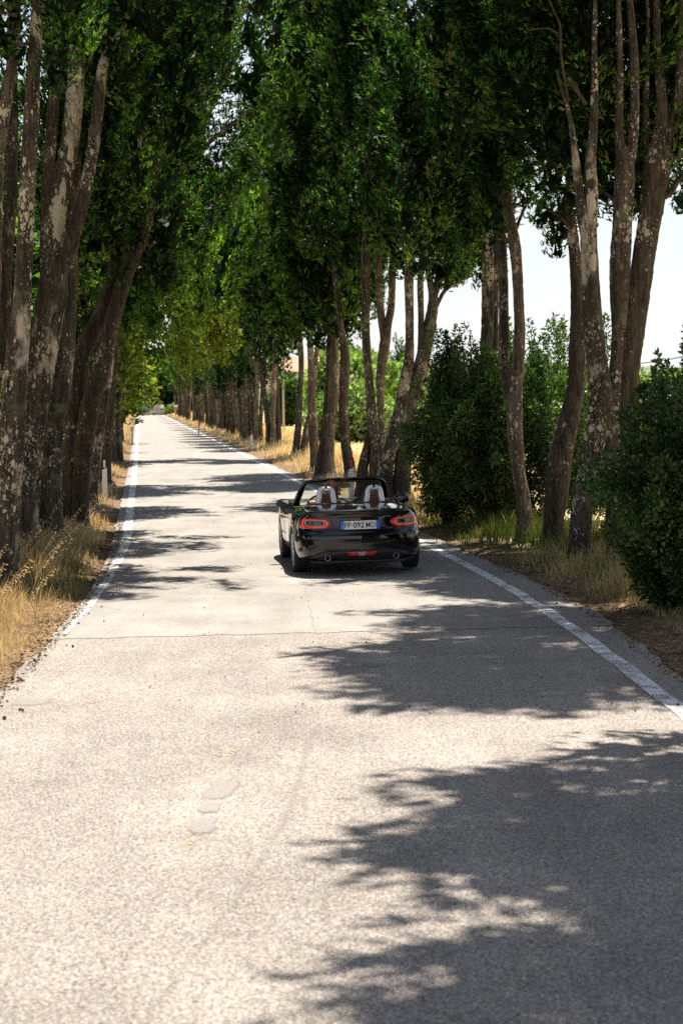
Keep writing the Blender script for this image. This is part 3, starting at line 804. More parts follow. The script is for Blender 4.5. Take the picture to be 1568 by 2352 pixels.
stem(tR1c, rng, [(1444, 400, 22), (1453, 320, 22), (1454, 220, 20), (1452, 120, 19), (1447, 20, 15)], 24.4, BARK_A, seg=18, top=9)
axd = [(4.5, 5.0, 26.3), (9, 4.8, 26.3), (14, 4.6, 26.0)]
_, cd = crown('crown', tR1d, rng, axd, 5.4, 12.5, 2.1, 44000, .11, lobes=2, boughs=150, low=.9, bl=.65, br=.36, keep=lambda c: c[:, 1] > 25.7)
axc = [(5, 4.2, 25.3), (13, 4.1, 25.3)]
_, cc = crown('crown', tR1c, rng, axc, 5.5, 12, 1.1, 20000, .11, lobes=2, boughs=90, low=.9, bl=.6, br=.33, keep=lambda c: c[:, 1] > 25.1)

tR2 = tree('cypress', 2.72, 27.6, 'thin pale cypress stem splitting in two in front of the big rounded bush', RG)
stem(tR2, rng, [(1200, 1262, 36), (1201, 1220, 32), (1202, 1193, 34), (1198, 1140, 32), (1190, 1090, 30), (1186, 1027, 32), (1184, 960, 35), (1186, 900, 32), (1192, 818, 27), (1193, 756, 24), (1189, 700, 23), (1185, 633, 24), (1180, 567, 27), (1171, 500, 22), (1163, 433, 18), (1160, 350, 13), (1155, 283, 9), (1153, 220, 7)], 27.6, BARK_D, top=8, seg=24, root=True)
stem(tR2, rng, [(1180, 960, 22), (1168, 900, 22), (1159, 850, 22), (1156, 777, 23), (1154, 700, 22), (1152, 600, 22), (1149, 520, 22), (1146, 430, 18), (1142, 330, 14)], 27.6, BARK_C, dy=.15, seg=20, top=9)
stem(tR2, rng, [(1178, 545, 9), (1184, 520, 8), (1200, 480, 6), (1222, 440, 4)], 27.6, BARK_B, dy=.1, seg=8, name='branch')
axR2 = [(4, 2.2, 28.6), (8, 2.0, 28.6), (14, 1.9, 28.4)]
def keepR2(c):
    x, y = px_of(c)
    return ~((c[:, 1] < 28.0) & (x > 1105)) & (y < 560 - .5 * np.clip(1130 - x, 0, 90) - .7 * np.clip(x - 1150, 0, 200)) & (x > 900) & ~hole(x, y)
_, cR2 = crown('crown', tR2, rng, axR2, 4.5, 13.8, 1.85, 60000, .10, lobes=2, boughs=150, bl=.7, br=.36, keep=keepR2)
twigs(tR2, rng, cR2, axR2, BARK_B, 16)

tR3 = tree('cypress', 2.65, 33.5, 'pair of spotted cypress stems standing up behind the big rounded bush', RG)
stem(tR3, rng, [(1111, 1000, 28), (1113, 814, 27), (1118, 700, 26), (1122, 567, 24), (1124, 500, 20)], 33.5, BARK_A, top=9, seg=18, root=True)
stem(tR3, rng, [(1134, 1000, 20), (1135, 814, 20), (1137, 700, 18), (1140, 567, 16)], 33.5, BARK_B, dy=.2, top=9, seg=14, root=True)
axR3 = [(4, 2.6, 34), (14, 2.4, 34)]
_, cR3 = crown('crown', tR3, rng, axR3, 4.7, 13.5, 1.7, 34000, .12, lobes=2, boughs=110, bl=.75, br=.38, keep=lambda c: px_of(c)[1] < 560)

tR4 = tree('cypress', 1.4, 39.7, 'cypress behind the car splaying into three pale limbs beside the bush', RG)
stem(tR4, rng, [(921, 1160, 46), (920, 1110, 40), (926, 1030, 38), (935, 960, 36), (952, 900, 36), (967, 850, 35), (978, 790, 31), (986, 745, 28), (993, 690, 22), (986, 650, 14), (980, 610, 11)], 39.7, BARK_C, top=8, seg=22, root=True)
stem(tR4, rng, [(884, 1100, 36), (888, 1060, 33), (897, 1020, 32), (913, 962, 30), (926, 900, 29), (937, 850, 26), (942, 800, 20), (941, 728, 18), (937, 650, 20), (938, 580, 17)], 39.7, BARK_A, dy=-.1, top=8.5, seg=20, root=True)
stem(tR4, rng, [(960, 850, 16), (964, 793, 14), (966, 728, 13), (967, 650, 14), (970, 590, 12)], 39.7, BARK_C, dy=-.05, top=8, seg=14)
stem(tR4, rng, [(991, 700, 14), (1004, 650, 17), (1012, 600, 13)], 39.7, BARK_C, seg=10, name='branch')
stem(tR4, rng, [(985, 740, 11), (1006, 700, 9), (1022, 668, 9), (1050, 648, 6)], 39.7, BARK_C, seg=8, name='branch')
axR4 = [(4, 2.2, 40.5), (8, 1.9, 40.6), (12.5, 1.7, 40.6)]
def keepR4(c):
    x, y = px_of(c)
    return (x > 890) & ~hole(x, y) & (y < 575 + .35 * np.clip(x - 960, 0, 200)) & ~((x < 1000) & (y > 590))
_, cR4 = crown('crown', tR4, rng, axR4, 4.4, 12.6, 1.75, 50000, .14, lobes=2, boughs=150, bl=.75, br=.38, keep=keepR4)
twigs(tR4, rng, cR4, axR4, BARK_C, 16)

tR4b = tree('cypress', .85, 41.8, 'tall cypress behind the car whose stems cross low down, with a dark knotted foot', RG)
stem(tR4b, rng, [(868, 1130, 40), (866, 1070, 32), (864, 1030, 29), (856, 990, 25), (851, 950, 22), (847, 871, 18), (842, 780, 18), (840, 689, 18), (838, 611, 20), (838, 560, 19), (842, 500, 14)], 41.8, BARK_C, top=11, seg=20, root=True)
stem(tR4b, rng, [(836, 1120, 34), (832, 1080, 26), (840, 1030, 20), (848, 990, 16)], 41.8, BARK_B, dy=.1, seg=16, root=True)
stem(tR4b, rng, [(880, 1060, 18), (878, 1000, 14), (875, 930, 16), (876, 860, 22), (883, 790, 25), (888, 750, 20), (897, 702, 17), (902, 611, 17), (906, 560, 14)], 41.8, BARK_D, dy=-.1, top=10, seg=18)
stem(tR4b, rng, [(880, 780, 16), (874, 702, 17), (871, 598, 15), (872, 540, 12)], 41.8, BARK_D, dy=-.05, top=10, seg=14)
axR4b = [(4, .7, 42.6), (16, .55, 42.6)]
_, c4b = crown('crown', tR4b, rng, axR4b, 5.3, 15.5, 1.25, 36000, .14, lobes=2, boughs=140, bl=.95, br=.32, up=1.3, keep=lambda c: ~hole(*px_of(c)))

def rtree(x, y, stems, label, ax, z0, z1, r, n, size, rngs, bark=None, keep=None, boughs=110):
    t = tree('cypress', x, y, label, RG)
    rg = np.random.default_rng(rngs)
    for s in stems:
        stem(t, rg, s, y, bark or (BARK_C, BARK_B, BARK_D)[rg.integers(3)], dy=rg.uniform(-.1, .3), top=z0 + 4, seg=14, root=True, n=6)
    crown('crown', t, rg, ax, z0, z1, r, n, size, lobes=2, boughs=boughs, bl=.9, br=.4, keep=keep, up=1.1)
    return t
rtree(.27, 49.5, [[(803, 1108, 32), (802, 1080, 26), (793, 1014, 22), (790, 910, 22), (790, 819, 22), (782, 754, 16)]],
      'single straight cypress stem right behind the red-topped post above the car', [(3, .1, 50.3), (16, .0, 50.3)], 4.6, 16, 1.45, 40000, .17, 51)
rtree(-.45, 51.5, [[(751, 1100, 40), (755, 1050, 30), (759, 988, 25), (765, 884, 28), (768, 780, 20)], [(738, 1090, 26), (744, 1014, 20), (753, 897, 18), (757, 820, 14)]],
      'cypress with two converging stems left of the red-topped post', [(3, -.4, 52), (16, -.4, 52)], 4.3, 16, 1.3, 34000, .17, 52)
rtree(-.85, 56, [[(724, 1092, 26), (722, 1050, 20), (718, 962, 20), (712, 832, 15), (710, 728, 13)]],
      'upright pale cypress stem at the roadside just left of the converging pair', [(3, -1.0, 56.5), (16, -1.2, 56.5)], 4.7, 15.5, 1.6, 34000, .19, 53)
rtree(-1.8, 70, [[(677, 1058, 20), (680, 1020, 17), (687, 949, 14), (691, 870, 12), (690, 806, 12), (683, 700, 8)], [(698, 1050, 20), (703, 1000, 18), (714, 936, 13), (722, 870, 11)]],
      'slender cypress left of the pink far-off house, with a second stem leaning right', [(3, -2.0, 70.6), (16, -2.2, 70.6)], 4.9, 15, 1.9, 30000, .22, 54)

# ---- further trees of both rows: three grown kinds, copied -------------------
def proto(seed, size, n, bark, nst=4, z0=4.2, H=13, r=1.9, mat=None, oak=False, lean=0.0):
    rg = np.random.default_rng(seed)
    t = empty('cypress' if not oak else 'holm_oak', (0, 0, 0))
    for k in range(nst):
        a = 2 * math.pi * k / nst + rg.uniform(-.5, .5); b = rg.uniform(.15, .4)
        x0, y0 = b * math.cos(a), b * math.sin(a)
        x1, y1 = x0 * 1.6 + rg.uniform(-.3, .3), y0 * 1.6 + rg.uniform(-.3, .3)
        p = [(x0, y0, -.3, .2), (x0, y0, 0, .17), (x0 * .9, y0, 1.2, .13), ((x0 + x1) / 2, (y0 + y1) / 2, 3, .12), (x1 + lean * .35, y1, 5, .1), (x1 + lean * .8, y1, 7.5, .05)]
        q = catmull(p, 4); v, f = tube_arrays(q[:, :3], q[:, 3], 9, .12, rg)
        link('trunk', faces_mesh('trunk', v, f), bark[k % len(bark)], t, True)
    if oak:
        crown('crown', t, rg, [(0, lean * .6, 0), (4, lean, 0), (12, lean, 0)], z0, H, r, n, size, mat, lobes=2, width=.36, boughs=90, bl=.6, br=.6, up=.2, low=.9, flare=.5)
    else:
        crown('crown', t, rg, [(0, 0, 0), (20, .25, 0)], z0, H + 2, r, n, size, mat, lobes=2, boughs=100, bl=1.1, br=.46, up=1.1)
    return t
protos = [proto(61, .24, 15000, [BARK_D, BARK_B]), proto(62, .24, 14000, [BARK_C, BARK_D], 3, 3.6, 12.5, 1.75), proto(63, .26, 13000, [BARK_D, BARK_C, BARK_B], 5, 4.6, 14, 2.0, GREEN_LIT)]
oaks = [proto(71, .17, 15000, [BARK_B], 2, 2.0, 7.0, 2.4, OAK, True, .6), proto(72, .17, 20000, [BARK_B], 2, 4.0, 9.0, 2.9, OAK, True, 2.6)]
used = set()
def put(pr, x, y, rz, s, sz, label, group):
    if pr.name in used:
        r = pr.copy(); COL.objects.link(r)
        for ch in pr.children:
            c = ch.copy(); COL.objects.link(c); c.parent = r
    else:
        r = pr; used.add(pr.name)
    r.location = (x, y, float(drop(y))); r.rotation_euler = (0, 0, rz); r.scale = (s, s, sz)
    tag(r, label, 'tree', group)
    return r
ORD = ['first', 'second', 'third', 'fourth', 'fifth', 'sixth', 'seventh', 'eighth', 'ninth', 'tenth', 'eleventh', 'twelfth', 'thirteenth', 'fourteenth', 'fifteenth', 'sixteenth', 'seventeenth', 'eighteenth']
rg = np.random.default_rng(5)
RY = [86, 92, 99, 106, 113, 121, 130, 139, 150, 163, 178, 196, 218, 242, 268, 296]
RX = [(620, 1028), (596, 1022), (571, 1014), (552, 1008)]
for i, y in enumerate(RY):
    put(protos[i % 3], float(RL(y)) + 1.9 + .25 * rg.uniform(-1, 1), y, rg.uniform(0, 6), rg.uniform(.9, 1.1), rg.uniform(.92, 1.12),
        f'{ORD[i]} many-stemmed cypress beyond the field gap in the right-hand row', RG)
LY = [57, 66, 92, 104, 116, 130, 146, 164, 186, 212, 242, 276, 308]
for i, y in enumerate(LY):
    put(protos[(i + 1) % 3], float(LL(y)) - 2.1 + .3 * rg.uniform(-1, 1) + (1.0 if i < 2 else 0), y, rg.uniform(0, 6), rg.uniform(.95, 1.15), rg.uniform(1.0, 1.2),
        f'{ORD[i]} cypress of the left-hand row beyond the near white post', LG)
put(oaks[0], -9.5, 66, 0, 1.05, 1.05, 'yellow-green holm oak with a low crown hanging beside the left verge', 'broad oaks of the left row')
put(oaks[1], -9.9, 71, 0, 1.05, 1.0, 'sunlit holm oak whose boughs arch over the far road from the left', 'broad oaks of the left row')
t_ = put(oaks[0], -7.3, 82, 1.0, .9, 1.05, 'small bright oak crown hanging lowest over the road from the left', 'broad oaks of the left row')
t_.location.x = -11.4
put(oaks[0], -12.6, 100, 4.0, 1.1, 1.0, 'far holm oak touching the left line of the road', 'broad oaks of the left row')

# trees standing beside and behind the camera, whose shade falls on the near road
rg = np.random.default_rng(9)
def side_tree(x, y, ax, z0, z1, r, n, label, group, seed, size=.21, keep=None):
    t = tree('cypress', x, y, label, group)
    rr = np.random.default_rng(seed)
    for k in range(3):
        q = catmull([(x + .2 * k - .2, y + .1 * k, -.2, .22), (x + .25 * k - .2, y, 3, .16), (ax[0][1] + .3 * k - .3, ax[0][2], z0 + 1, .12), (ax[-1][1], ax[-1][2], z1 - 2, .04)], 5)
        v, f = tube_arrays(q[:, :3] - np.array(t.location), q[:, 3], 12, .12, rr)
        link('trunk', faces_mesh('trunk', v, f), (BARK_A, BARK_B, BARK_C)[k], t, True)
    crown('crown', t, rr, ax, z0, z1, r, n, size, lobes=2, boughs=170, bl=.8, br=.55, keep=keep, low=.95)
    return t
side_tree(4.3, 18.6, [(5, 3.8, 18.9), (14, 2.8, 18.9)], 7.3, 14.5, 2.0, 34000, 'cypress just outside the right edge of the picture, throwing the middle shadow', RG, 81, .13)
side_tree(4.2, 11.6, [(4, 4.1, 12.3), (14, 3.7, 12.2)], 6.2, 14.0, 2.1, 34000, 'cypress nearer the camera on the right, throwing the big foreground shadow', RG, 82)
side_tree(4.2, 9.4, [(4, 4.1, 10.6), (14, 3.7, 10.7)], 5.7, 14.0, 2.2, 34000, 'roadside cypress on the right between the two that shade the foreground', RG, 83)

side_tree(4.2, 7.0, [(4, 3.75, 8.4), (14, 3.3, 8.5)], 5.4, 14.0, 1.85, 30000, 'cypress just behind the camera line on the right, shading the bottom right corner', RG, 84)

# dark woodland behind the left row
def bush(name, cx, cy, rx, ry_, h, n, size, mat, label, seed, cat='bush', group=None, z0=0.0, boughs=90, width=.3, lobes=2, br=.35, bl=.45, shape=1.0, up=.5, keep=None, stems=True, spikes=0):
    rr = np.random.default_rng(seed)
    t = tree(name, cx, cy, label, group, cat)
    base = np.array(t.location)
    B = boughs
    u = rr.uniform(-1, 1, (B * 4, 3)); u = u[(u ** 2).sum(1) < 1][:B]
    u = unit(u) * (np.linalg.norm(u, axis=1)[:, None] ** .45) * np.array([1, 1, 1])
    c = np.stack([u[:, 0] * (rx - br), u[:, 1] * (ry_ - br), h * (.5 + .5 * u[:, 2]) * .93 + .12], -1)
    c[:, :2] *= (1 - .25 * np.clip(c[:, 2:] / h - .5, 0, 1) * shape)
    if keep is not None: c = c[keep(c + base)]
    B = len(c)
    bd = unit(np.stack([u[:B, 0], u[:B, 1], np.abs(u[:B, 2]) * .6 + .45], -1) + .3 * rr.standard_normal((B, 3)))
    if spikes:
        bd[:spikes] = unit(np.array([0, 0, 1.]) + .2 * rr.standard_normal((spikes, 3))); c[:spikes, 2] = h * rr.uniform(.72, 1.08, spikes)
    m = n // B
    s = rr.uniform(-1, 1, (B, m))
    ra = unit(rr.standard_normal((B, m, 3)))
    Rr = br * rr.uniform(.6, 1.3, (B, 1)); Ll = bl * rr.uniform(.6, 1.4, (B, 1)); Rr[:spikes] *= .5; Ll[:spikes] *= 1.5
    p = c[:, None] + bd[:, None] * (s * Ll)[..., None] + ra * (Rr * np.sqrt(np.clip(1 - s * s, .05, 1)) * rr.uniform(.2, 1, (B, m)) ** .5)[..., None]
    p[..., 2] = np.maximum(p[..., 2], .03 + z0)
    d = unit(bd[:, None] * up + ra * .8 + .5 * rr.standard_normal(p.shape))
    ti = np.clip(.45 + rr.uniform(-.18, .18, (B, 1)) + .17 * rr.standard_normal((B, m)), 0, 1)
    p, d, ti = p.reshape(-1, 3), d.reshape(-1, 3), ti.reshape(-1)
    link('foliage', leaves_mesh('foliage', p, d, size, ti, rr, width, lobes), mat, t)
    if stems:
        V, F, off = [], [], 0
        for i in rr.choice(B, min(B, 22), False):
            e = c[i]
            v, f = tube_arrays(catmull([(e[0] * .1, e[1] * .1, -.05), (e[0] * .45, e[1] * .45, e[2] * .55), e], 4), np.linspace(.03, .006, 9), 5, 0, None, False)
            V.append(v); F.append(f + off); off += len(v)
        link('stems', mesh_np('stems', np.vstack(V), np.vstack(F)), BARK_B, t, True)
    return t
WG = 'dark undergrowth behind the left row'
for i, (x, y, rx, h, what) in enumerate([(-7.6, 27, 1.8, 9, 'nearest dark thicket filling the gaps between the leftmost trunks'), (-8.2, 34, 2.4, 10, 'dark thicket behind the leaning left cypresses'),
        (-9.0, 42, 2.4, 10, 'thicket behind the slim left cypress'), (-10.0, 52, 2.4, 9, 'thicket behind the straight cypress by the nearest left post'), (-7.4, 22.5, 1.9, 9.5, 'dark thicket at the left edge of the picture'),
        (-12.5, 64, 2.6, 8, 'far dark thicket left of the low oak')]):
    bush('thicket', x, y, rx, 2.6, h, 9000, .32, OAK if i == 5 else GREEN, what, 200 + i, 'thicket', WG, boughs=70, br=.75, bl=.7, lobes=1, width=.26)
bush('shrub', -8.1, 55, .9, .9, 2.6, 6000, .13, HEDGE, 'light green young shrub growing between the left trunks and the verge', 221, 'shrub', boughs=30, br=.3)

# roadside bushes on the right
bush('bush', 2.95, 30.6, 1.55, 1.25, 2.95, 66000, .083, LAUREL, 'big rounded laurel bush behind the thin pale cypress, right of the car', 301, boughs=200, br=.22, bl=.42, lobes=1, width=.19, spikes=16)
bush('bush', 1.85, 31.2, .75, .8, 2.9, 26000, .08, LAUREL, 'lighter left shoulder of the laurel bush beside the car, twigs reaching over the field', 302, boughs=80, br=.24, bl=.36, lobes=1, width=.19, spikes=10)
bush('bush', 4.3, 32.0, 1.1, 1.1, 2.9, 28000, .08, LAUREL, 'taller laurel bush with a leafy spire between the spotted trunks', 303, boughs=90, br=.26, bl=.45, lobes=1, width=.19, spikes=14)
bush('bush', 3.7, 18.3, 1.05, 1.0, 2.2, 62000, .067, LAUREL, 'dark evergreen bush crowding the road at the right edge of the picture', 304, boughs=160, br=.17, bl=.38, lobes=1, width=.22, spikes=16)
bush('bush', 4.85, 20.2, .8, .8, 2.75, 26000, .065, LAUREL, 'tall bush with small silvery leaves cut by the right edge of the picture', 305, boughs=80, br=.2, bl=.4, lobes=1, width=.2, spikes=14)

# hedges, trees and garden beyond the field
HG = 'garden trees beyond the field'
for i, (px, py, Y, rx, h, m_, nm, lab) in enumerate([
        (768, 1017, 97, 2.0, 2.1, HEDGE, 'hedge_bush', 'dark round field bush seen left of the red-topped post'), (820, 1018, 96, 2.1, 2.9, HEDGE, 'hedge_bush', 'bright garden bush right of the red-topped post'),
        (905, 1015, 98, 1.7, 2.2, OAK, 'hedge_bush', 'yellowish bush between the splayed cypress stems'), (795, 1005, 112, 2.7, 5.6, HEDGE, 'garden_tree', 'light green garden tree behind the converging stems'),
        (840, 1000, 118, 4.2, 5.2, HEDGE, 'garden_tree', 'leafy light green tree behind the crossing stems'), (900, 998, 125, 3.6, 3.8, LAUREL, 'garden_tree', 'pale olive tree left of the splayed cypress'),
        (657, 990, 160, 1.6, 4.3, LAUREL, 'garden_tree', 'dark tree behind the wooden pole'), (735, 985, 165, 3.4, 4.4, HEDGE, 'garden_tree', 'green tree in front of the pink house'),
        (815, 985, 190, 6, 8.5, LAUREL, 'garden_tree', 'dark parasol-shaped tree over the garden hedge'), (960, 985, 170, 7, 4.5, HEDGE, 'garden_tree', 'field tree behind the splayed cypress'),
        (1060, 985, 160, 7, 5, HEDGE, 'garden_tree', 'green field tree glimpsed left of the laurel bush'), (1330, 990, 130, 5, 4.2, HEDGE, 'garden_tree', 'field tree glimpsed right of the brown bent trunk'),
        (1500, 985, 110, 4.5, 3.4, HEDGE, 'garden_tree', 'pale green tree above the right-hand bush'), (1600, 985, 120, 5, 4.0, HEDGE, 'garden_tree', 'pale field tree at the right edge of the horizon')]):
    q = P(px, py, Y)
    bush(nm, q.x, Y, rx, rx * .8, h, 5000, .42 if Y > 105 else .30, m_, lab, 400 + i, 'bush' if nm == 'hedge_bush' else 'tree', HG, boughs=50, br=.8, bl=.7, width=.34, lobes=1)
q = P(920, 990, 150)
t = tree('garden_cypress', q.x, 150, 'thin pointed cypress standing alone against the sky above the field', None)
rr = np.random.default_rng(77)
tube('trunk', [(0, 0, -.4), (0, 0, 1.5)], [.14, .12], BARK_B, t, 8)
crown('crown', t, rr, [(0, q.x, 150), (8, q.x, 150)], .5, 6.6, .62, 6000, .25, boughs=60, bl=.8, br=.25, up=1.6, flare=.6)
# woods closing the end of the road
for i, (px, Y, rx, h, m_) in enumerate([(300, 372, 8, 13, GREEN), (352, 385, 8, 15, GREEN), (400, 378, 8, 13, OAK), (440, 372, 7, 12, GREEN), (250, 350, 8, 12, OAK), (480, 380, 8, 12, GREEN), (330, 420, 10, 19, GREEN), (400, 430, 10, 20, GREEN), (270, 430, 10, 19, GREEN), (460, 430, 10, 19, GREEN)]):
    q = P(px, 950, Y)
    t = bush('woodland_tree', q.x, Y, rx, rx * .8, h, 5000, .9, m_, f'{ORD[i]} dark tree of the wood closing off the road', 500 + i, 'tree', 'wood at the end of the road', boughs=50, br=1.9, bl=1.6, width=.34, stems=False, lobes=1)
q = P(385, 944, 362)
t = bush('hedge', q.x + 1.5, 362, 3.2, 1.2, 2.6, 5000, .3, HEDGE, 'clipped green hedge at the very end of the road', 520, 'hedge', boughs=50, br=.6, bl=.4, stems=False)
for o in COL.objects:
    pass

# ------------------------------------------------------------------ grass
def blades(name, xs, ys, h, w, tint, rng, kind='stuff', mat=None):
    n = len(xs)
    z = ground_z(xs, ys) - .01
    a = rng.uniform(0, 2 * math.pi, n)
    dx, dy = np.cos(a), np.sin(a)
    b = rng.uniform(.05, .65, n) * h
    lx, ly_ = np.cos(a + rng.uniform(-1, 1, n)), np.sin(a + rng.uniform(-1, 1, n))
    p0 = np.stack([xs, ys, z], -1)
    p1 = p0 + np.stack([lx * b * .3, ly_ * b * .3, h * .55], -1)
    p2 = p0 + np.stack([lx * b, ly_ * b, h * (1 - .25 * (b / h) ** 2)], -1)
    s = np.stack([-ly_ * 0 + dx, dy, dx * 0], -1) * w[:, None] / 2
    V = np.stack([p0 - s, p0 + s, p1 + s * .8, p1 - s * .8, p2 + s * .15, p2 - s * .15], 1).reshape(-1, 3)
    i = np.arange(n)[:, None] * 6
    F = np.concatenate([i + np.array([[0, 1, 2, 3]]), i + np.array([[3, 2, 4, 5]])])
    me = mesh_np(name, V, F, np.concatenate([tint, tint]))
    return tag(link(name, me, mat or GRASS), kind=kind)

def verge(name, n, y0, y1, side, u0, u1, hmax, seed, dry=.5, shade=None, dens=None):
    r = np.random.default_rng(seed)
    y = y0 * (y1 / y0) ** r.uniform(0, 1, n)
    u = r.uniform(0, 1, n) ** .8
    e = EL(y) if side < 0 else ER(y)
    x = e + side * (u0 + (u1 - u0) * u)
    cl = hsh(x * 1.3, y * .9, seed)              # clumps
    k = r.uniform(-.9, 1.3, n) < cl + .3 + .5 * u
    x, y, u, cl = x[k], y[k], u[k], cl[k]
    h = hmax * (.25 + .75 * np.clip(u * 1.6, 0, 1)) * r.uniform(.35, 1.15, len(x)) * (1 + .3 * cl)
    g = hsh(x * .5 + 3, y * .35, seed + 1)
    t = np.clip(dry + .28 * g + .16 * r.standard_normal(len(x)), 0, 1)
    w = np.maximum(.006, .00038 * y) * r.uniform(.7, 1.4, len(x))
    return blades(name, x, y, np.maximum(h, .03), w, t, r)
verge('dry_grass', 38000, 13.2, 34, -1, .12, 2.2, .48, 1, .62)
verge('dry_grass', 9000, 5.5, 13.6, -1, .25, 2.4, .35, 15, .6)
verge('dry_grass', 6000, 5.5, 13.6, 1, .45, 2.4, .25, 16, .6)
verge('dry_grass', 18000, 30, 130, -1, .15, 2.6, .5, 2, .82)
verge('dry_grass', 9000, 110, 330, -1, .15, 4, .6, 3, .85)
verge('dry_grass', 15000, 13, 20, 1, .45, 2.0, .2, 4, .6)
verge('dry_grass', 22000, 19.5, 36, 1, .18, 2.2, .42, 9, .3)
verge('dry_grass', 20000, 36, 130, 1, .15, 3.2, .5, 5, .84)
verge('dry_grass', 10000, 110, 330, 1, .15, 5, .6, 6, .85)
r = np.random.default_rng(8)
y = 34 * (150 / 34) ** r.uniform(0, 1, 15000); x = ER(y) + 3 + r.uniform(0, 1, len(y)) ** 1.3 * 22
blades('field_stubble', x, y, .16 * r.uniform(.4, 1.3, len(x)), .0009 * y, np.clip(.88 + .1 * r.standard_normal(len(x)) - .4 * (hsh(x * .1, y * .08, 2) > .7), 0, 1), r)
# a few tall oat stalks
r = np.random.default_rng(12)
V, F, off = [], [], 0
for i in range(46):
    y = r.uniform(15.5, 30); x = float(EL(y)) - r.uniform(.35, 1.2); h = r.uniform(.45, .85); a = r.uniform(-.8, 1.4)
    z = float(ground_z(x, y))
    p = catmull([(x, y, z), (x + .12 * math.cos(a), y, z + h * .6), (x + .4 * h * math.cos(a) + .1, y - .1, z + h)], 5)
    v, f = tube_arrays(p, np.linspace(.0028, .0014, len(p)), 4, 0, None, False); V.append(v); F.append(f + off); off += len(v)
    for j in range(9):
        q = p[-1 - j // 2] + r.uniform(-.02, .02, 3); d = unit(np.array([math.cos(a), r.uniform(-.6, .6), -.5 + r.uniform(-.5, .5)])) * .035
        w = np.cross(d, [0, 1, 0]) * .15
        V.append(np.array([q, q + d * .5 + w, q + d, q + d * .5 - w])); F.append(np.array([[0, 1, 2, 3]]) + off); off += 4
me = mesh_np('oat_stalks', np.vstack(V), np.vstack(F), np.full(sum(len(f) for f in F), .95))
tag(link('oat_stalks', me, GRASS), kind='stuff')
# fallen cones, leaves and grit on the verges and the near road
r = np.random.default_rng(13)
V, F, T, off = [], [], [], 0
ico = bmesh.new(); bmesh.ops.create_icosphere(ico, subdivisions=1, radius=1)
iv = np.array([v.co[:] for v in ico.verts]); fi = np.array([[v.index for v in f.verts] for f in ico.faces]); ico.free()
for i in range(1000):
    side = -1 if r.uniform() < .6 else 1
    y = 12.5 * (36 / 12.5) ** r.uniform()
    if i < 850: x = float(EL(y) if side < 0 else ER(y)) + side * r.normal(.22, .2)
    else: x = r.uniform(float(EL(y)), float(ER(y)))
    s = r.uniform(.004, .015) if i < 850 else r.uniform(.003, .009)
    z = max(float(ground_z(x, y)), .008 if float(EL(y)) < x < float(ER(y)) else -1)
    V.append(iv * s * r.uniform(.6, 1.3, 3) + [x, y, z + s * .4]); F.append(fi + off); off += len(iv)
me = mesh_np('fallen_cones', np.vstack(V), np.vstack(F))
tag(link('fallen_cones', me, simple('cone_brown', (.09, .055, .035), .9, noise=.5, nscale=3)), kind='stuff')
r = np.random.default_rng(14)
n = 9000; y = 12.5 * (34 / 12.5) ** r.uniform(0, 1, n); sd = np.where(r.uniform(0, 1, n) < .55, -1, 1)
x = np.where(sd < 0, EL(y), ER(y)) + sd * np.abs(r.normal(.3, .35, n)) - sd * .12
z = np.maximum(ground_z(x, y), np.where((x > EL(y)) & (x < ER(y)), .008, -1)) + .004
d = unit(np.stack([r.standard_normal(n), r.standard_normal(n), .12 * r.standard_normal(n)], -1))
lm = leaf_mat('litter', [(0, (.05, .03, .018)), (.5, (.17, .10, .05)), (1, (.36, .26, .15))], .1)
tag(link('leaf_litter', leaves_mesh('leaf_litter', np.stack([x, y, z], -1), d, .045, r.uniform(0, 1, n), r, .16, 1), lm), kind='stuff')
# ------------------------------------------------------------------ the open sports car
def paint_black():
    m, n, l, b = mat_new('black_car_paint')
    tc = n.new('ShaderNodeTexCoord')
    ns = noise_n(n, l, tc.outputs['Object'], 40, 4)
    l.new(mix_n(n, l, ns, (.0015, .002, .003), (.003, .004, .006)), b.inputs['Base Color'])
    b.inputs['Roughness'].default_value = .12
    b.inputs['Specular IOR Level'].default_value = .15
    b.inputs['Coat Weight'].default_value = 1.0
    b.inputs['Coat Roughness'].default_value = .015
    b.inputs['Coat IOR'].default_value = 1.48
    return m
PAINTB = paint_black()
PLAST = simple('black_plastic', (.014, .014, .015), .45, noise=.2)
RUBBER = simple('tyre_rubber', (.018, .018, .018), .85, noise=.3, nscale=30)
CHROME = simple('chrome', (.55, .56, .58), .15, 1.0)
SILVER = simple('silver_satin_paint', (.66, .69, .74), .32, .35, coat=.6)
RIMM = simple('alloy', (.45, .46, .48), .28, .9)
LEATHER = simple('tan_leather', (.14, .048, .022), .5, noise=.25, nscale=20)
REDL = simple('red_lens', (.50, .012, .006), .12, 0, .6, .8, noise=.05)
REDG, _n, _l, _b = mat_new('red_lens_light_bar')
_b.inputs['Base Color'].default_value = (.75, .035, .012, 1); _b.inputs['Roughness'].default_value = .2
_b.inputs['Emission Color'].default_value = (1, .07, .015, 1); _b.inputs['Emission Strength'].default_value = .30
CLEARL = simple('clear_lens', (.40, .40, .39), .15, .2)
DARKL = simple('dark_lens', (.03, .012, .010), .08, 0, .6, .6)
WHITEP = simple('plate_white', (.72, .72, .72), .35, noise=.02)
BLUEP = simple('plate_blue', (.02, .13, .52), .35, noise=.05)
INK = simple('plate_ink', (.012, .012, .012), .4)
MIRR = simple('mirror_glass', (.42, .40, .38), .02, 1.0, noise=.0)
SHUT = simple('shut_line', (.0015, .0015, .0015), .9)

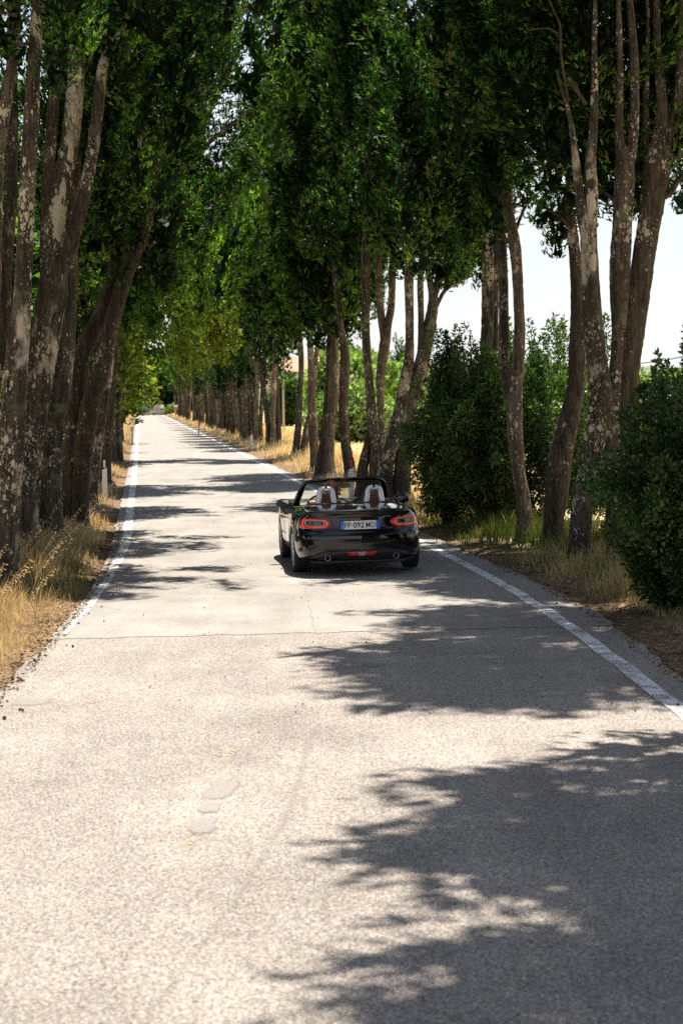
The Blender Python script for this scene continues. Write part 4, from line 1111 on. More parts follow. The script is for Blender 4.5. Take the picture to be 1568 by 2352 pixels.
def glass_mat(name, tint, k=.08):
    m, n, l, b = mat_new(name)
    n.remove(b)
    tr = n.new('ShaderNodeBsdfTransparent'); tr.inputs[0].default_value = (*tint, 1)
    gl = n.new('ShaderNodeBsdfGlossy'); gl.inputs['Roughness'].default_value = .01
    fr = n.new('ShaderNodeFresnel'); fr.inputs[0].default_value = 1.5
    ms = n.new('ShaderNodeMixShader')
    l.new(math_n(n, l, 'ADD', fr.outputs[0], k, True), ms.inputs[0]); l.new(tr.outputs[0], ms.inputs[1]); l.new(gl.outputs[0], ms.inputs[2])
    l.new(ms.outputs[0], n['Material Output'].inputs['Surface'])
    return m
GLASS = glass_mat('windscreen_glass', (.80, .86, .80))
TINTG = glass_mat('smoked_glass', (.30, .34, .32))

CARYAW = math.radians(6.0)
car = empty('convertible_car', (.172, 23.55, .012), CARYAW, 'open-top black two-seat sports car driving away with glowing red tail lights', 'car')
car.scale = (.968,) * 3
car.rotation_euler = (0, math.radians(-.9), CARYAW)
# plan outline of the right half from the middle of the tail round to the middle of the nose
OUT = [(0, -.885), (.18, -.882), (.36, -.868), (.52, -.838), (.65, -.785), (.74, -.700), (.80, -.58), (.84, -.42), (.862, -.2), (.868, 0), (.864, .22), (.850, .5), (.838, .9),
       (.835, 1.3), (.842, 1.7), (.856, 2.05), (.862, 2.31), (.845, 2.6), (.79, 2.84), (.68, 3.0), (.50, 3.1), (.25, 3.155), (0, 3.17)]
RIM = [(0, .30), (.15, .30), (.30, .30), (.43, .305), (.52, .32), (.58, .35), (.62, .40), (.638, .48), (.645, .56), (.65, .66), (.652, .78), (.655, .92), (.66, 1.12),
       (.665, 1.3), (.668, 1.44), (.66, 1.54), (.63, 1.62), (.56, 1.70), (.46, 1.76), (.34, 1.80), (.22, 1.825), (.10, 1.84), (0, 1.845)]
ZT = [.865, .865, .862, .858, .85, .842, .84, .845, .852, .855, .85, .83, .80, .79, .79, .80, .79, .75, .69, .63, .60, .585, .58]
ZR = [.895, .895, .895, .893, .89, .885, .88, .87, .86, .85, .845, .835, .815, .81, .815, .83, .85, .86, .865, .87, .872, .875, .875]
WR = [1, 1, 1, 1, .97, .85, .55, .25, .08] + [0] * 14        # how much of the tail's profile applies
NS = 12
keys = np.hstack([np.array(OUT), np.array(RIM), np.array(ZT)[:, None], np.array(ZR)[:, None], np.array(WR)[:, None]])
K = catmull(keys, NS)
K[:, 6] = np.clip(K[:, 6], 0, 1)
K[0, 0] = 0; K[-1, 0] = 0; K[0, 2] = 0; K[-1, 2] = 0
ox, oy, rx_, ry2, zt, zr, wr = K.T
tn = np.gradient(np.stack([ox, oy], -1), axis=0); tn /= np.linalg.norm(tn, axis=1)[:, None]
nrm = np.stack([tn[:, 1], -tn[:, 0]], -1)                    # outward
side_z = [(.16, .075), (.24, .035), (.33, .012), (.45, .003), (.56, .0), (.66, .004), (.72, .012), (.77, .028), (.81, .055), (.84, .085), (.87, .12)]
rear_z = [(.16, .12), (.23, .070), (.27, .030), (.32, .012), (.40, .002), (.50, .0), (.555, .006), (.585, .045), (.62, .066), (.70, .076), (.78, .082), (.815, .074), (.835, .058), (.85, .052), (.87, .065)]
sz, si = np.array(side_z).T; rz_, ri = np.array(rear_z).T
def inset(z, w): return (1 - w) * np.interp(z, sz, si) + w * np.interp(z, rz_, ri)
WY, WR_, WZ = (0.0, 2.31), .345, .31
zb = .21 + .03 * wr
arch = np.zeros_like(zb)
for wy in WY:
    d = WR_ ** 2 - (oy - wy) ** 2
    a = np.where(d > 0, WZ + np.sqrt(np.clip(d, 0, None)), 0)
    arch = np.maximum(arch, np.where(np.abs(ox) > .7, a, 0))
zb = np.maximum(zb, arch)
rows = []
NT = 26
for j in range(NT + 1):
    t = j / NT
    z = zb + (zt - zb) * t
    i = inset(z, wr)
    # round the upper shoulder on the sides
    i = i + (1 - wr) * .05 * np.clip((t - .86) / .14, 0, 1) ** 2
    rows.append(np.stack([ox - nrm[:, 0] * i, oy - nrm[:, 1] * i, z], -1))
top = rows[-1].copy()
for j in range(1, 11):
    v = j / 10
    e = 1 - (1 - v) ** 1.7
    z = top[:, 2] + (zr - top[:, 2]) * e + .012 * np.sin(v * math.pi) + (.016 * (1 - wr)) * np.sin(min(1, v * 1.6) * math.pi) 
    rows.append(np.stack([top[:, 0] + (rx_ - top[:, 0]) * v, top[:, 1] + (ry2 - top[:, 1]) * v, z], -1))
for dz, ins in ((-.012, .012), (-.05, .018), (-.16, .02)):
    r_ = np.stack([rx_, ry2], -1); c_ = np.array([0, 1.05])
    r2 = c_ + (r_ - c_) * (1 - ins / .6)
    rows.append(np.stack([r2[:, 0], r2[:, 1], zr + dz], -1))
# turned-in lips along the bottom edge
low = rows[0].copy(); low[:, 0] -= nrm[:, 0] * .03; low[:, 1] -= nrm[:, 1] * .03
rows.insert(0, low)
R_ = np.array(rows)                                          # rows x columns x 3
nc = R_.shape[1]
full = np.concatenate([R_, R_[:, -2:0:-1] * np.array([-1, 1, 1])], 1)
bf = grid_faces(full.shape[0], full.shape[1], True)[:, ::-1]
bv = full.reshape(-1, 3)
body = link('body', mesh_np('body', bv, bf), PAINTB, car, True)
BVH = BVHTree.FromPolygons([tuple(map(float, q)) for q in bv], [tuple(map(int, q)) for q in bf])
def tail(x, z, off=0.0):
    h = BVH.ray_cast(Vector((x, -2, z)), Vector((0, 1, 0)))
    if h[0] is None: return np.array([x, -.7, z])
    nn = h[1] if h[1].y < 0 else -h[1]
    return np.array(h[0] + nn * off)
def deck(x, y, off=0.0):
    h = BVH.ray_cast(Vector((x, y, 2)), Vector((0, 0, -1)))
    nn = h[1] if h[1].z > 0 else -h[1]
    return np.array(h[0] + nn * off)
def flank(y, z, s, off=0.0):
    h = BVH.ray_cast(Vector((s * 2, y, z)), Vector((-s, 0, 0)))
    return np.array(h[0]) + np.array([s * off, 0, 0])

def patch(name, poly, mat, parent, off=.004, inner=None, skirt=.02, n=6, rings=4, rnd=True, proj_=tail):
    """panel following the tail: outline poly (x,z), optional inner outline leaves a ring"""
    P2 = np.array(poly, float)
    q = catmull(np.vstack([P2, P2[:1]]), n)[:-1] if rnd else np.vstack([np.linspace(P2[i], P2[(i + 1) % len(P2)], n, endpoint=False) for i in range(len(P2))])
    cen = q.mean(0)
    if inner is not None:
        I2 = np.array(inner, float)
        qi = catmull(np.vstack([I2, I2[:1]]), n)[:-1] if rnd else np.vstack([np.linspace(I2[i], I2[(i + 1) % len(I2)], n, endpoint=False) for i in range(len(I2))])
    else: qi = np.broadcast_to(cen, q.shape)
    R = []
    R.append(np.array([proj_(x, z, -skirt) for x, z in q]))
    for k in range(rings + 1):
        s = k / rings * (1 if inner is not None else .999)
        o = off * (1 if 0 < k < rings or inner is None and k else .6)
        R.append(np.array([proj_(x, z, o) for x, z in q * (1 - s) + qi * s]))
    if inner is not None: R.append(np.array([proj_(x, z, -skirt) for x, z in qi]))
    A = np.array(R)
    return link(name, mesh_np(name, A.reshape(-1, 3), grid_faces(A.shape[0], A.shape[1], True)), mat, parent, True)

for s in (-1, 1):
    o_ = [(.392, .708), (.440, .752), (.60, .764), (.735, .768), (.772, .735), (.788, .668), (.772, .634), (.62, .630), (.465, .634), (.415, .668)]
    i_ = [(.470, .700), (.492, .738), (.60, .744), (.715, .746), (.728, .725), (.722, .690), (.708, .670), (.60, .666), (.512, .666), (.480, .680)]
    k_ = [(.500, .700), (.512, .724), (.60, .728), (.694, .730), (.702, .718), (.698, .698), (.690, .686), (.60, .682), (.524, .682), (.506, .690)]
    k_ = [tuple(np.array(a) * .6 + np.array(b) * .4) for a, b in zip(k_, i_)]
    sx = lambda L: [(s * a, b) for a, b in L]
    tl = patch('tail_light', sx(o_), REDL, car, .010, sx(i_), rnd=False)
    mid = [tuple((np.array(a) * .5 + np.array(b) * .5)) for a, b in zip(o_, i_)]
    mid2 = [tuple((np.array(a) * .22 + np.array(b) * .78)) for a, b in zip(o_, i_)]
    patch('light_bar', sx(mid), REDG, tl, .0125, sx(mid2), rings=2, rnd=False)
    patch('chrome_surround', sx(i_), CLEARL, tl, .007, sx(k_), rings=2, rnd=False)
    patch('dark_lens', sx(k_), DARKL, tl, .002, rings=3, rnd=False)
# lower lights, diffuser, exhausts
patch('diffuser', [(-.70, .16), (-.66, .255), (-.50, .325), (0, .342), (.50, .325), (.66, .255), (.70, .16), (.4, .155), (0, .155), (-.4, .155)], PLAST, car, .012, rings=5)
cl = patch('fog_light', [(-.205, .322), (.205, .322), (.165, .272), (-.165, .272)], REDL, car, .028, rnd=False, rings=3)
patch('reversing_light', [(-.062, .323), (.062, .323), (.050, .271), (-.050, .271)], CLEARL, cl, .033, rnd=False, rings=2)
for s in (-1, 1):
    y0 = -.80
    ex = lathe('exhaust_pipe', [(y0 + .25, .034), (y0 - .06, .036), (y0 - .072, .0375), (y0 - .072, .0345), (y0 - .03, .031), (y0 + .12, .03), (y0 + .12, .001)], CHROME, car, 28, 'Y', (s * .455, 0, .252))
    lathe('pipe_bore', [(y0 + .05, .030), (y0 + .06, .001)], INK, ex, 20, 'Y', (s * .455, 0, .252))
# number plate
pw, ph, pz = .52, .11, .672
py_ = float(tail(0, .67)[1]) - .022
plate = empty('number_plate', (-.012, py_, pz)); plate.parent = car
def pbox(nm, w, x, mt, d=0.0, parent=None): return box(nm, (w, .006, ph), (x, d, 0), mt, parent or plate, bevel=.0015)
pbox('plate_panel', pw - .096, 0, WHITEP); pbox('blue_band', .046, -(pw - .048) / 2, BLUEP); pbox('blue_band', .046, (pw - .048) / 2, BLUEP)
box('plate_holder', (pw + .02, .014, ph + .02), (0, .011, 0), PLAST, plate, bevel=.004)
def text(nm, s, size, loc, mt, parent, sx=1.0, width=None, extrude=.0008, bold=.0, rx=math.pi / 2, shear=0):
    cu = bpy.data.curves.new(nm, 'FONT'); cu.body = s; cu.size = size; cu.align_x = 'CENTER'; cu.align_y = 'CENTER'
    cu.extrude = extrude; cu.offset = bold; cu.resolution_u = 3; cu.shear = shear
    o = bpy.data.objects.new(nm, cu); COL.objects.link(o)
    bpy.context.view_layer.update()
    me = bpy.data.meshes.new_from_object(o); bpy.data.objects.remove(o)
    co = np.empty(len(me.vertices) * 3, np.float32); me.vertices.foreach_get('co', co); co = co.reshape(-1, 3)
    if width: co[:, 0] = (co[:, 0] - (co[:, 0].min() + co[:, 0].max()) / 2) * width / (co[:, 0].max() - co[:, 0].min())
    co[:, 1] -= (co[:, 1].min() + co[:, 1].max()) / 2
    me.vertices.foreach_set('co', co.ravel())
    me.materials.clear(); me.materials.append(mt)
    o = bpy.data.objects.new(nm, me); COL.objects.link(o); o.parent = parent
    o.location = loc; o.rotation_euler = (rx, 0, 0)
    return o
text('plate_letters', 'FP', .103, (-.163, -.0045, 0), INK, plate, width=.082, bold=.0016)
text('plate_dot', '\u00b7', .09, (-.1045, -.0045, 0), INK, plate, bold=.002)
text('plate_digits', '092', .103, (-.018, -.0045, 0), INK, plate, width=.142, bold=.0016)
text('plate_letters', 'MD', .103, (.141, -.0045, 0), INK, plate, width=.126, bold=.0002)
text('country_letter', 'I', .038, (-(pw - .048) / 2, -.0045, -.026), WHITEP, plate, bold=.0008)
# badge, third brake light, script
def oval(nm, rx, ry_, y, mt, parent, h=.006):
    th = np.linspace(0, 2 * math.pi, 28, endpoint=False)
    V = [[*deck(rx * k * c, y + ry_ * k * s_, o)] for k, o in ((1.0, -.004), (1.0, h * .7), (.8, h), (.05, h * 1.1)) for c, s_ in zip(np.cos(th), np.sin(th))]
    return link(nm, mesh_np(nm, V, grid_faces(4, 28, True)), mt, parent, True)
bq = deck(0, -.745)
bd_ = lathe('badge', [(.012, .001), (.012, .04), (.008, .047), (-.01, .048)], CHROME, car, 28, 'Z'); bd_.location = Vector(bq); bd_.rotation_euler = (math.radians(38), 0, 0)
lathe('badge_centre', [(.0145, .001), (.014, .034), (.011, .036)], simple('badge_silver', (.7, .7, .72), .3, .3), bd_, 28, 'Z')
bl_ = []
for z, o in ((.8425, -.01), (.8425, .002), (.834, .002), (.834, -.01)):
    bl_.append([tail(x, z, o) for x in np.linspace(-.14, .14, 16)])
link('brake_light', mesh_np('brake_light', np.array(bl_).reshape(-1, 3), grid_faces(4, 16)), simple('dim_red_lens', (.16, .006, .005), .15, coat=.7), car, True)
sc_ = tail(.345, .775)
text('model_script', '124 spider', .026, (.345, float(sc_[1]) - .004, .775), CHROME, car, width=.125, shear=.3)
# shut lines
def line_on(nm, pts, r=.0026, proj_=None, n=6):
    q = catmull(pts, n)
    v = np.array([proj_(a, b) for a, b in q])
    return tube(nm, v, np.full(len(v), r), SHUT, car, 6)
for s in (-1, 1):
    line_on('boot_shut_line', [(s * .50, -.765), (s * .54, -.60), (s * .585, -.35), (s * .60, -.05), (s * .59, .20)], proj_=lambda a, b: deck(a, b, 0))
    line_on('boot_shut_line', [(s * .485, .835), (s * .44, .79), (s * .385, .72), (s * .36, .645), (s * .31, .603), (s * .2, .594)], proj_=lambda a, b: tail(a, b, 0))
    line_on('bumper_shut_line', [(s * .70, .165), (s * .66, .235), (s * .63, .285), (s * .48, .338), (s * .2, .352), (s * .02, .355)], .0035, lambda a, b: tail(a, b, .001))
    tube('door_shut_line', [flank(.62, z, s) for z in np.linspace(.24, .78, 12)], [.0025], SHUT, car, 5)
    tube('door_shut_line', [flank(1.58, z, s) for z in np.linspace(.24, .76, 12)], [.0025], SHUT, car, 5)
    hp = flank(.74, .70, s, .02)
    box('door_handle', (.022, .16, .026), tuple(hp), CHROME, car, bevel=.008)
# underbody and wheel wells
box('underbody', (1.16, 3.5, .25), (0, 1.15, .30), INK, car)
for wy in WY:
    for s in (-1, 1):
        w = empty('wheel', (s * .752, wy, WZ)); w.parent = car
        prof = [(-.085, .215), (-.098, .235), (-.103, .268), (-.097, .292), (-.082, .305), (-.06, .3095), (0, .311), (.06, .3095), (.082, .305), (.097, .292), (.103, .268), (.098, .235), (.085, .215)]
        lathe('tyre', prof, RUBBER, w, 48)
        for g in (-.045, 0, .045):
            lathe('tread_groove', [(g - .004, .3112), (g + .004, .3112)], INK, w, 48)
        sg = s
        rm = lathe('rim', [(sg * .094, .222), (sg * .098, .214), (sg * .085, .204), (sg * .02, .198), (-sg * .07, .198)], RIMM, w, 40)
        for k in range(10):
            a = math.pi * k / 5
            box('spoke', (.022, .026, .185), (sg * .075, math.sin(a) * .112, math.cos(a) * .112), RIMM, rm, Matrix.Rotation(-a, 3, 'X'), .004)
        lathe('hub_cap', [(sg * .092, .0), (sg * .09, .028), (sg * .06, .034)], RIMM, rm, 20)
        lathe('brake_disc', [(sg * .02, .14), (sg * .03, .14), (sg * .031, .05)], RIMM, w, 24)
        if True:
            lathe('wheel_well', [(s * -.16, .338), (s * .08, .338)], INK, car, 32, loc=(s * .752, wy, WZ)) if False else None
# wheel-arch liners: dark half shells inside the wings
for wy in WY:
    for s in (-1, 1):
        th = np.linspace(0, math.pi, 20)
        V = np.array([[(s * xx, wy + .345 * math.cos(t), WZ + .345 * math.sin(t)) for t in th] for xx in (.56, .83 if wy else .84)])
        link('arch_liner', mesh_np('arch_liner', V.reshape(-1, 3), grid_faces(2, 20)), INK, car)
# cockpit tub, dashboard, seats
bm = bmesh.new()
box_bm(bm, (1.26, 1.5, .03), (0, 1.06, .30)); box_bm(bm, (.03, 1.5, .5), (-.655, 1.06, .52)); box_bm(bm, (.03, 1.5, .5), (.655, 1.06, .52)); box_bm(bm, (1.26, .03, .56), (0, .33, .56)); box_bm(bm, (.16, .95, .22), (0, .95, .44), bevel=.03)
me = bpy.data.meshes.new('interior'); bm.to_mesh(me); bm.free(); link('interior', me, PLAST, car)
V = []
for y, z in ((1.86, .858), (1.70, .872), (1.56, .868), (1.47, .845), (1.43, .80), (1.44, .66), (1.50, .50)):
    V.append([(x, y + .04 * abs(x), z - .03 * x * x + (.025 * math.exp(-((x + .34) / .16) ** 2) if .8 < z < .87 else 0)) for x in np.linspace(-.655, .655, 25)])
link('dashboard', mesh_np('dashboard', np.array(V).reshape(-1, 3), grid_faces(7, 25)), PLAST, car, True)
for s in (-1, 1):
    st = empty('seat', (s * .345, .72, .3)); st.parent = car
    box('seat_cushion', (.48, .52, .16), (0, .14, .10), LEATHER, st, bevel=.05)
    box('seat_back', (.46, .14, .58), (0, -.20, .36), LEATHER, st, Matrix.Rotation(.22, 3, 'X'), .055)
    box('head_restraint', (.22, .09, .17), (0, -.275, .66), LEATHER, st, Matrix.Rotation(.15, 3, 'X'), .035)
# roll hoops
for s in (-1, 1):
    hp = empty('roll_hoop', (s * .335, .40, .86)); hp.parent = car
    pth = [(-.115, -.03), (-.110, .03), (-.096, .12), (-.088, .185), (-.066, .226), (0, .236), (.066, .226), (.088, .185), (.096, .12), (.110, .03), (.115, -.03)]
    tube('hoop', [(a * 1.0, 0, b) for a, b in pth], [.046, .044, .041, .039, .038, .037, .038, .039, .041, .044, .046], SILVER, hp, 18, squash=1.0, n=5)
    box('hoop_padding', (.115, .03, .15), (0, .03, .075), LEATHER, hp, Matrix.Rotation(.05, 3, 'X'), .014)
    box('hoop_trim', (.30, .12, .03), (0, 0, -.0), PLAST, hp, bevel=.01)
# wind deflector between the hoops
wd = empty('wind_deflector', (0, .42, .87)); wd.parent = car
wp = [(-.205, -.01), (-.205, .075), (-.19, .088), (-.105, .088), (-.085, .075), (-.055, .042), (.055, .042), (.085, .075), (.105, .088), (.19, .088), (.205, .075), (.205, -.01)]
tube('deflector_frame', [(a, 0, b) for a, b in wp], [.008], PLAST, wd, 8)
Vp = [(a, 0, b) for a, b in wp] + [(a, 0, -.02) for a, b in wp]
n_ = len(wp)
link('deflector_glass', mesh_np('deflector_glass', Vp, np.array([(i, i + 1, n_ + i + 1, n_ + i) for i in range(n_ - 1)])), TINTG, wd)
# tonneau rim behind the seats
tube('tonneau_rim', [(-.60, .36, .882), (-.5, .315, .893), (-.3, .30, .893), (0, .298, .895), (.3, .30, .893), (.5, .315, .893), (.60, .36, .882)], [.016], PLAST, car, 10, n=5)
# windscreen
A = [(-.672, 1.62, .80), (-.635, 1.46, .93), (-.585, 1.26, 1.085), (-.552, 1.16, 1.145), (-.49, 1.10, 1.175), (-.36, 1.07, 1.190), (0, 1.05, 1.200)]
full_a = A + [(-x, y, z) for x, y, z in A[-2::-1]]
ws = empty('windscreen', (0, 1.3, .85)); ws.parent = car
sub = lambda L: [(x, y - 1.3, z - .85) for x, y, z in L]
tube('windscreen_frame', sub(full_a), [.056, .050, .044, .040, .038, .036, .035, .036, .038, .040, .044, .050, .056], PAINTB, ws, 16, n=7, squash=.62)
tube('header_seal', sub([(-.49, 1.07, 1.15), (-.3, 1.045, 1.163), (0, 1.035, 1.17), (.3, 1.045, 1.163), (.49, 1.07, 1.15)]), [.014], PLAST, ws, 8, n=4)
q = catmull(full_a, 4); Vg = []
for p in q:
    b_ = np.array([p[0] * (1.0 if abs(p[0]) > .6 else 1.0), 0, 0])
    bx = p[0] / .672 * .64; Vg.append([np.array(p), np.array([bx, 1.80 - .18 * (abs(bx) / .64) ** 2, .845])])
Vg = np.array(Vg) - np.array([0, 1.3, .85])
link('glass', mesh_np('glass', Vg.reshape(-1, 3), grid_faces(len(q), 2)), GLASS, ws, True)
im = empty('inside_mirror', (-.03, 1.13, 1.10)); im.parent = car
box('mirror_shell', (.225, .03, .062), (0, .012, 0), PLAST, im, bevel=.012)
box('mirror_glass', (.208, .004, .048), (0, -.006, 0), MIRR, im, Matrix.Rotation(.05, 3, 'Z') @ Matrix.Rotation(-.03, 3, 'X'), .0015)
tube('mirror_stem', [(0, .02, .03), (0, .0, .085)], [.008], PLAST, im, 8)
box('sensor_cover', (.19, .05, .035), (0, .03, .088), PLAST, im, bevel=.01)
# door mirrors
def mirror(s):
    m = empty('door_mirror', (s * .865, 1.36, .862)); m.parent = car
    bm = bmesh.new(); bmesh.ops.create_uvsphere(bm, u_segments=24, v_segments=14, radius=1)
    for v in bm.verts:
        x, y, z = v.co
        sq = lambda a, k: math.copysign(abs(a) ** k, a)
        x, z = sq(x, .7), sq(z, .75)
        v.co = (x * .098, (y if y > 0 else y * .18) * .085, z * .066 * (1 - .28 * max(0, s * x)))
    me = bpy.data.meshes.new('mirror_housing'); bm.to_mesh(me); bm.free()
    link('mirror_housing', me, PAINTB, m, True)
    P2 = [(-.082, -.04), (-.086, .0), (-.078, .046), (0, .054), (.05, .048), (.078, .02), (.078, -.012), (.05, -.044), (0, -.05)]
    q = catmull(np.array(P2 + P2[:1]) * [s, 1], 4)[:-1]
    V = [(a, -.0175, b) for a, b in q * .96] + [(0, -.0185, 0)]
    n = len(q)
    g = link('mirror_glass', mesh_np('mirror_glass', V, np.array([(i, (i + 1) % n, n) for i in range(n)])), MIRR, m)
    g.rotation_euler = (math.radians(3), 0, -s * math.radians(13)); g.location = (0, -.012, 0)
    box('mirror_foot', (.07, .05, .10), (-s * .075, .03, -.07), PAINTB, m, Matrix.Rotation(-s * .5, 3, 'Y'), .015)
mirror(-1); mirror(1)
# steering wheel
th = np.linspace(0, 2 * math.pi, 40, endpoint=False)
sw = empty('steering_wheel', (-.345, 1.30, .80), 0); sw.parent = car; sw.rotation_euler = (math.radians(-68), 0, 0)
lathe('wheel_rim', [(.016 * math.sin(a), .178 + .016 * math.cos(a)) for a in np.linspace(0, 2 * math.pi, 9)], PLAST, sw, 40, 'Z')
for a in (math.pi / 2 * 0, math.pi, math.pi * 1.5):
    box('wheel_spoke', (.17, .03, .012), (math.cos(a) * .09, math.sin(a) * .09, 0), PLAST, sw, Matrix.Rotation(a, 3, 'Z'), .004)
box('wheel_hub', (.10, .10, .03), (0, 0, .01), PLAST, sw, bevel=.02)
# aerial and tow eye
q = deck(.60, -.08)
tube('aerial', [q - [0, 0, .02], q + [0, -.01, .03], q + [-.004, -.03, .15]], [.010, .006, .0035], PLAST, car, 8)
dot = tail(-.105, .552, .002)

# ------------------------------------------------------------------ the driver
SKIN = simple('skin', (.52, .30, .20), .5, noise=.06)
HAIR = simple('curly_auburn_hair', (.24, .09, .042), .55, noise=.4, nscale=60)
SHIRT = simple('white_shirt', (.55, .54, .50), .85)
# person placed in the left seat, in car space converted to world
cm = Matrix.Translation(car.location) @ Matrix.Rotation(CARYAW, 4, 'Z')
pl_ = cm @ Vector((-.285, .76, .33))
person = empty('person', pl_, CARYAW, 'driver with curly auburn hair in the left seat of the black car', 'person')
def skin(name, verts, edges, rad, mat, parent, root=0, lv=2):
    me = bpy.data.meshes.new(name); me.from_pydata(verts, edges, [])
    o = bpy.data.objects.new(name, me); COL.objects.link(o); o.parent = parent
    sm = o.modifiers.new('skin', 'SKIN'); sm.use_smooth_shade = True
    sl = me.skin_vertices[0].data
    for i, r in enumerate(rad): sl[i].radius = (r, r) if isinstance(r, (int, float)) else r; sl[i].use_root = i == root
    sb = o.modifiers.new('sub', 'SUBSURF'); sb.levels = sb.render_levels = lv
    bpy.context.view_layer.update()
    dg = bpy.context.evaluated_depsgraph_get()
    m2 = bpy.data.meshes.new_from_object(o.evaluated_get(dg))
    o.modifiers.clear(); o.data = m2; m2.name = name
    m2.materials.clear(); m2.materials.append(mat); m2.shade_smooth()
    return o
V = [(0, 0, .04), (0, -.05, .20), (.005, -.10, .38), (.02, -.10, .47), (.04, -.085, .53), (.05, -.06, .60), (.05, -.05, .68), (.05, -.045, .76),
     (-.17, -.08, .44), (-.23, .08, .28), (-.14, .33, .36), (-.115, .42, .42),
     (.19, -.08, .44), (.25, .08, .28), (.15, .33, .36), (.115, .42, .42),
     (-.10, .02, .02), (-.13, .42, .10), (-.11, .72, -.08), (-.11, .80, -.10), (.10, .02, .02), (.13, .42, .10), (.11, .72, -.08), (.11, .80, -.10)]
Eg = [(0, 1), (1, 2), (2, 3), (3, 4), (4, 5), (5, 6), (6, 7), (2, 8), (8, 9), (9, 10), (10, 11), (2, 12), (12, 13), (13, 14), (14, 15), (0, 16), (16, 17), (17, 18), (18, 19), (0, 20), (20, 21), (21, 22), (22, 23)]
Rd = [.14, .13, .13, .075, .055, .075, .085, .06, .06, .045, .033, .028, .06, .045, .033, .028, .085, .062, .045, .04, .085, .062, .045, .04]
skin('body', V, Eg, Rd, SKIN, person, lv=2)
skin('shirt', [(0, -.02, .06), (0, -.05, .20), (.005, -.10, .38), (.01, -.10, .44), (-.18, -.08, .43), (-.22, .02, .33), (.20, -.08, .43), (.24, .02, .33)],
     [(0, 1), (1, 2), (2, 3), (2, 4), (4, 5), (2, 6), (6, 7)], [.155, .145, .15, .09, .075, .062, .075, .062], SHIRT, person)
hd = (.05, -.045, .69)
nose = skin('nose', [(hd[0], .035, .69), (hd[0], .055, .67)], [(0, 1)], [.014, .017], SKIN, person, lv=1)
for s in (-1, 1):
    box('eye', (.028, .012, .012), (hd[0] + s * .032, .038, .70), WHITEP, person, bevel=.004)
    box('ear', (.014, .035, .055), (hd[0] + s * .085, -.04, .68), SKIN, person, bevel=.006)
    for k in range(4):
        tube('finger', [(s * .115 + (.01 if s < 0 else 0), .42 + .0, .43 - .02 * k), (s * .15, .455, .43 - .02 * k), (s * .135, .475, .425 - .02 * k), (s * .115, .465, .425 - .02 * k)], [.011, .009, .008, .007], SKIN, person, 8, n=3)
    tube('thumb', [(s * .11, .41, .44), (s * .10, .445, .465), (s * .12, .465, .475)], [.012, .010, .008], SKIN, person, 8, n=3)
box('mouth', (.045, .01, .01), (hd[0], .042, .635), simple('lips', (.4, .12, .1), .4), person, bevel=.003)
# hair: many small curls over a cap
rr = np.random.default_rng(41)
V, F, off = [], [], 0
for i in range(420):
    u = unit(rr.standard_normal(3))
    if u[1] > .45 and u[2] < .45: continue
    if u[2] < -.75: continue
    c = np.array(hd) + np.array([0, -.012, .015]) + u * np.array([.115, .12, .125]) * rr.uniform(.62, 1.05)
    a, b_ = rr.uniform(.008, .018), rr.uniform(0, 6)
    t = np.linspace(0, rr.uniform(5, 9), 9)
    e1 = unit(np.cross(u, rr.standard_normal(3))); e2 = np.cross(u, e1)
    p = c + a * (np.cos(t + b_)[:, None] * e1 + np.sin(t + b_)[:, None] * e2) + (t[:, None] / 9) * (u * .022 + np.array([0, 0, -.022]))
    v, f = tube_arrays(p, np.full(9, rr.uniform(.003, .006)), 4, 0, None, False)
    V.append(v); F.append(f + off); off += len(v)
bm = bmesh.new(); bmesh.ops.create_uvsphere(bm, u_segments=20, v_segments=12, radius=1)
sv = np.array([v.co[:] for v in bm.verts]); bm.verts.ensure_lookup_table()
sf = [[v.index for v in f.verts] for f in bm.faces]; bm.free()
sf = np.array([f if len(f) == 4 else f + f[-1:] for f in sf])
sv = sv * np.array([.098, .098, .108]) + np.array(hd) + np.array([0, -.02, .018])
hv = np.vstack(V + [sv]); hf = np.vstack(F + [sf + off])
link('hair', faces_mesh('hair', hv, hf), HAIR, person, True)
# ------------------------------------------------------------------ posts, pole, cable, signs, house
PWH = simple('post_white', (.70, .70, .70), .5, noise=.06, nscale=20)
PBK = simple('post_black', (.02, .02, .02), .5)
PRED = simple('red_reflector', (.75, .03, .02), .25, coat=.5)
PCLR = simple('white_reflector', (.80, .80, .82), .2, .1, coat=.5)
def post(px, py, red, label, group, lean=0.0):
    g = G(px, py)
    t = empty('delineator_post', (g.x, g.y, 0), 0, label, 'roadside post', group)
    t.rotation_euler = (0, lean, 0)
    def hull(name, w, d, z0, z1, mt, slant0=0, slant1=0, off=0):
        w2, d2 = w / 2, d / 2
        P3 = []
        for z, sl in ((z0, slant0), (z1, slant1)):
            P3 += [(-w2, -d2 - off, z - sl * w2), (w2, -d2 - off, z + sl * w2), (w2 * .55, d2, z + sl * w2 * .55), (-w2 * .55, d2, z - sl * w2 * .55)]
        me = bpy.data.meshes.new(name); me.from_pydata(P3, [], [(0, 1, 5, 4), (1, 2, 6, 5), (2, 3, 7, 6), (3, 0, 4, 7), (4, 5, 6, 7), (3, 2, 1, 0)])
        return link(name, me, mt, t)
    hull('shaft', .115, .075, -.05, .74, PWH, 0, .45)
    hull('black_band', .117, .077, .743, .97, PBK, .45, .45)
    box('reflector', (.045, .010, .17), (0, -.044, .855), PRED if red else PCLR, t, bevel=.002)
    return t
RP, LP_ = 'red-reflector posts along the right verge', 'white-reflector posts along the left verge'
post(807, 1152, True, 'white post with black top and red reflector seen just above the car', RP)
post(578, 1037, True, 'red-reflector post in the grass at the foot of the many-stemmed cypresses', RP)
post(500, 1013, True, 'small far post with a red reflector in yellow grass', RP)
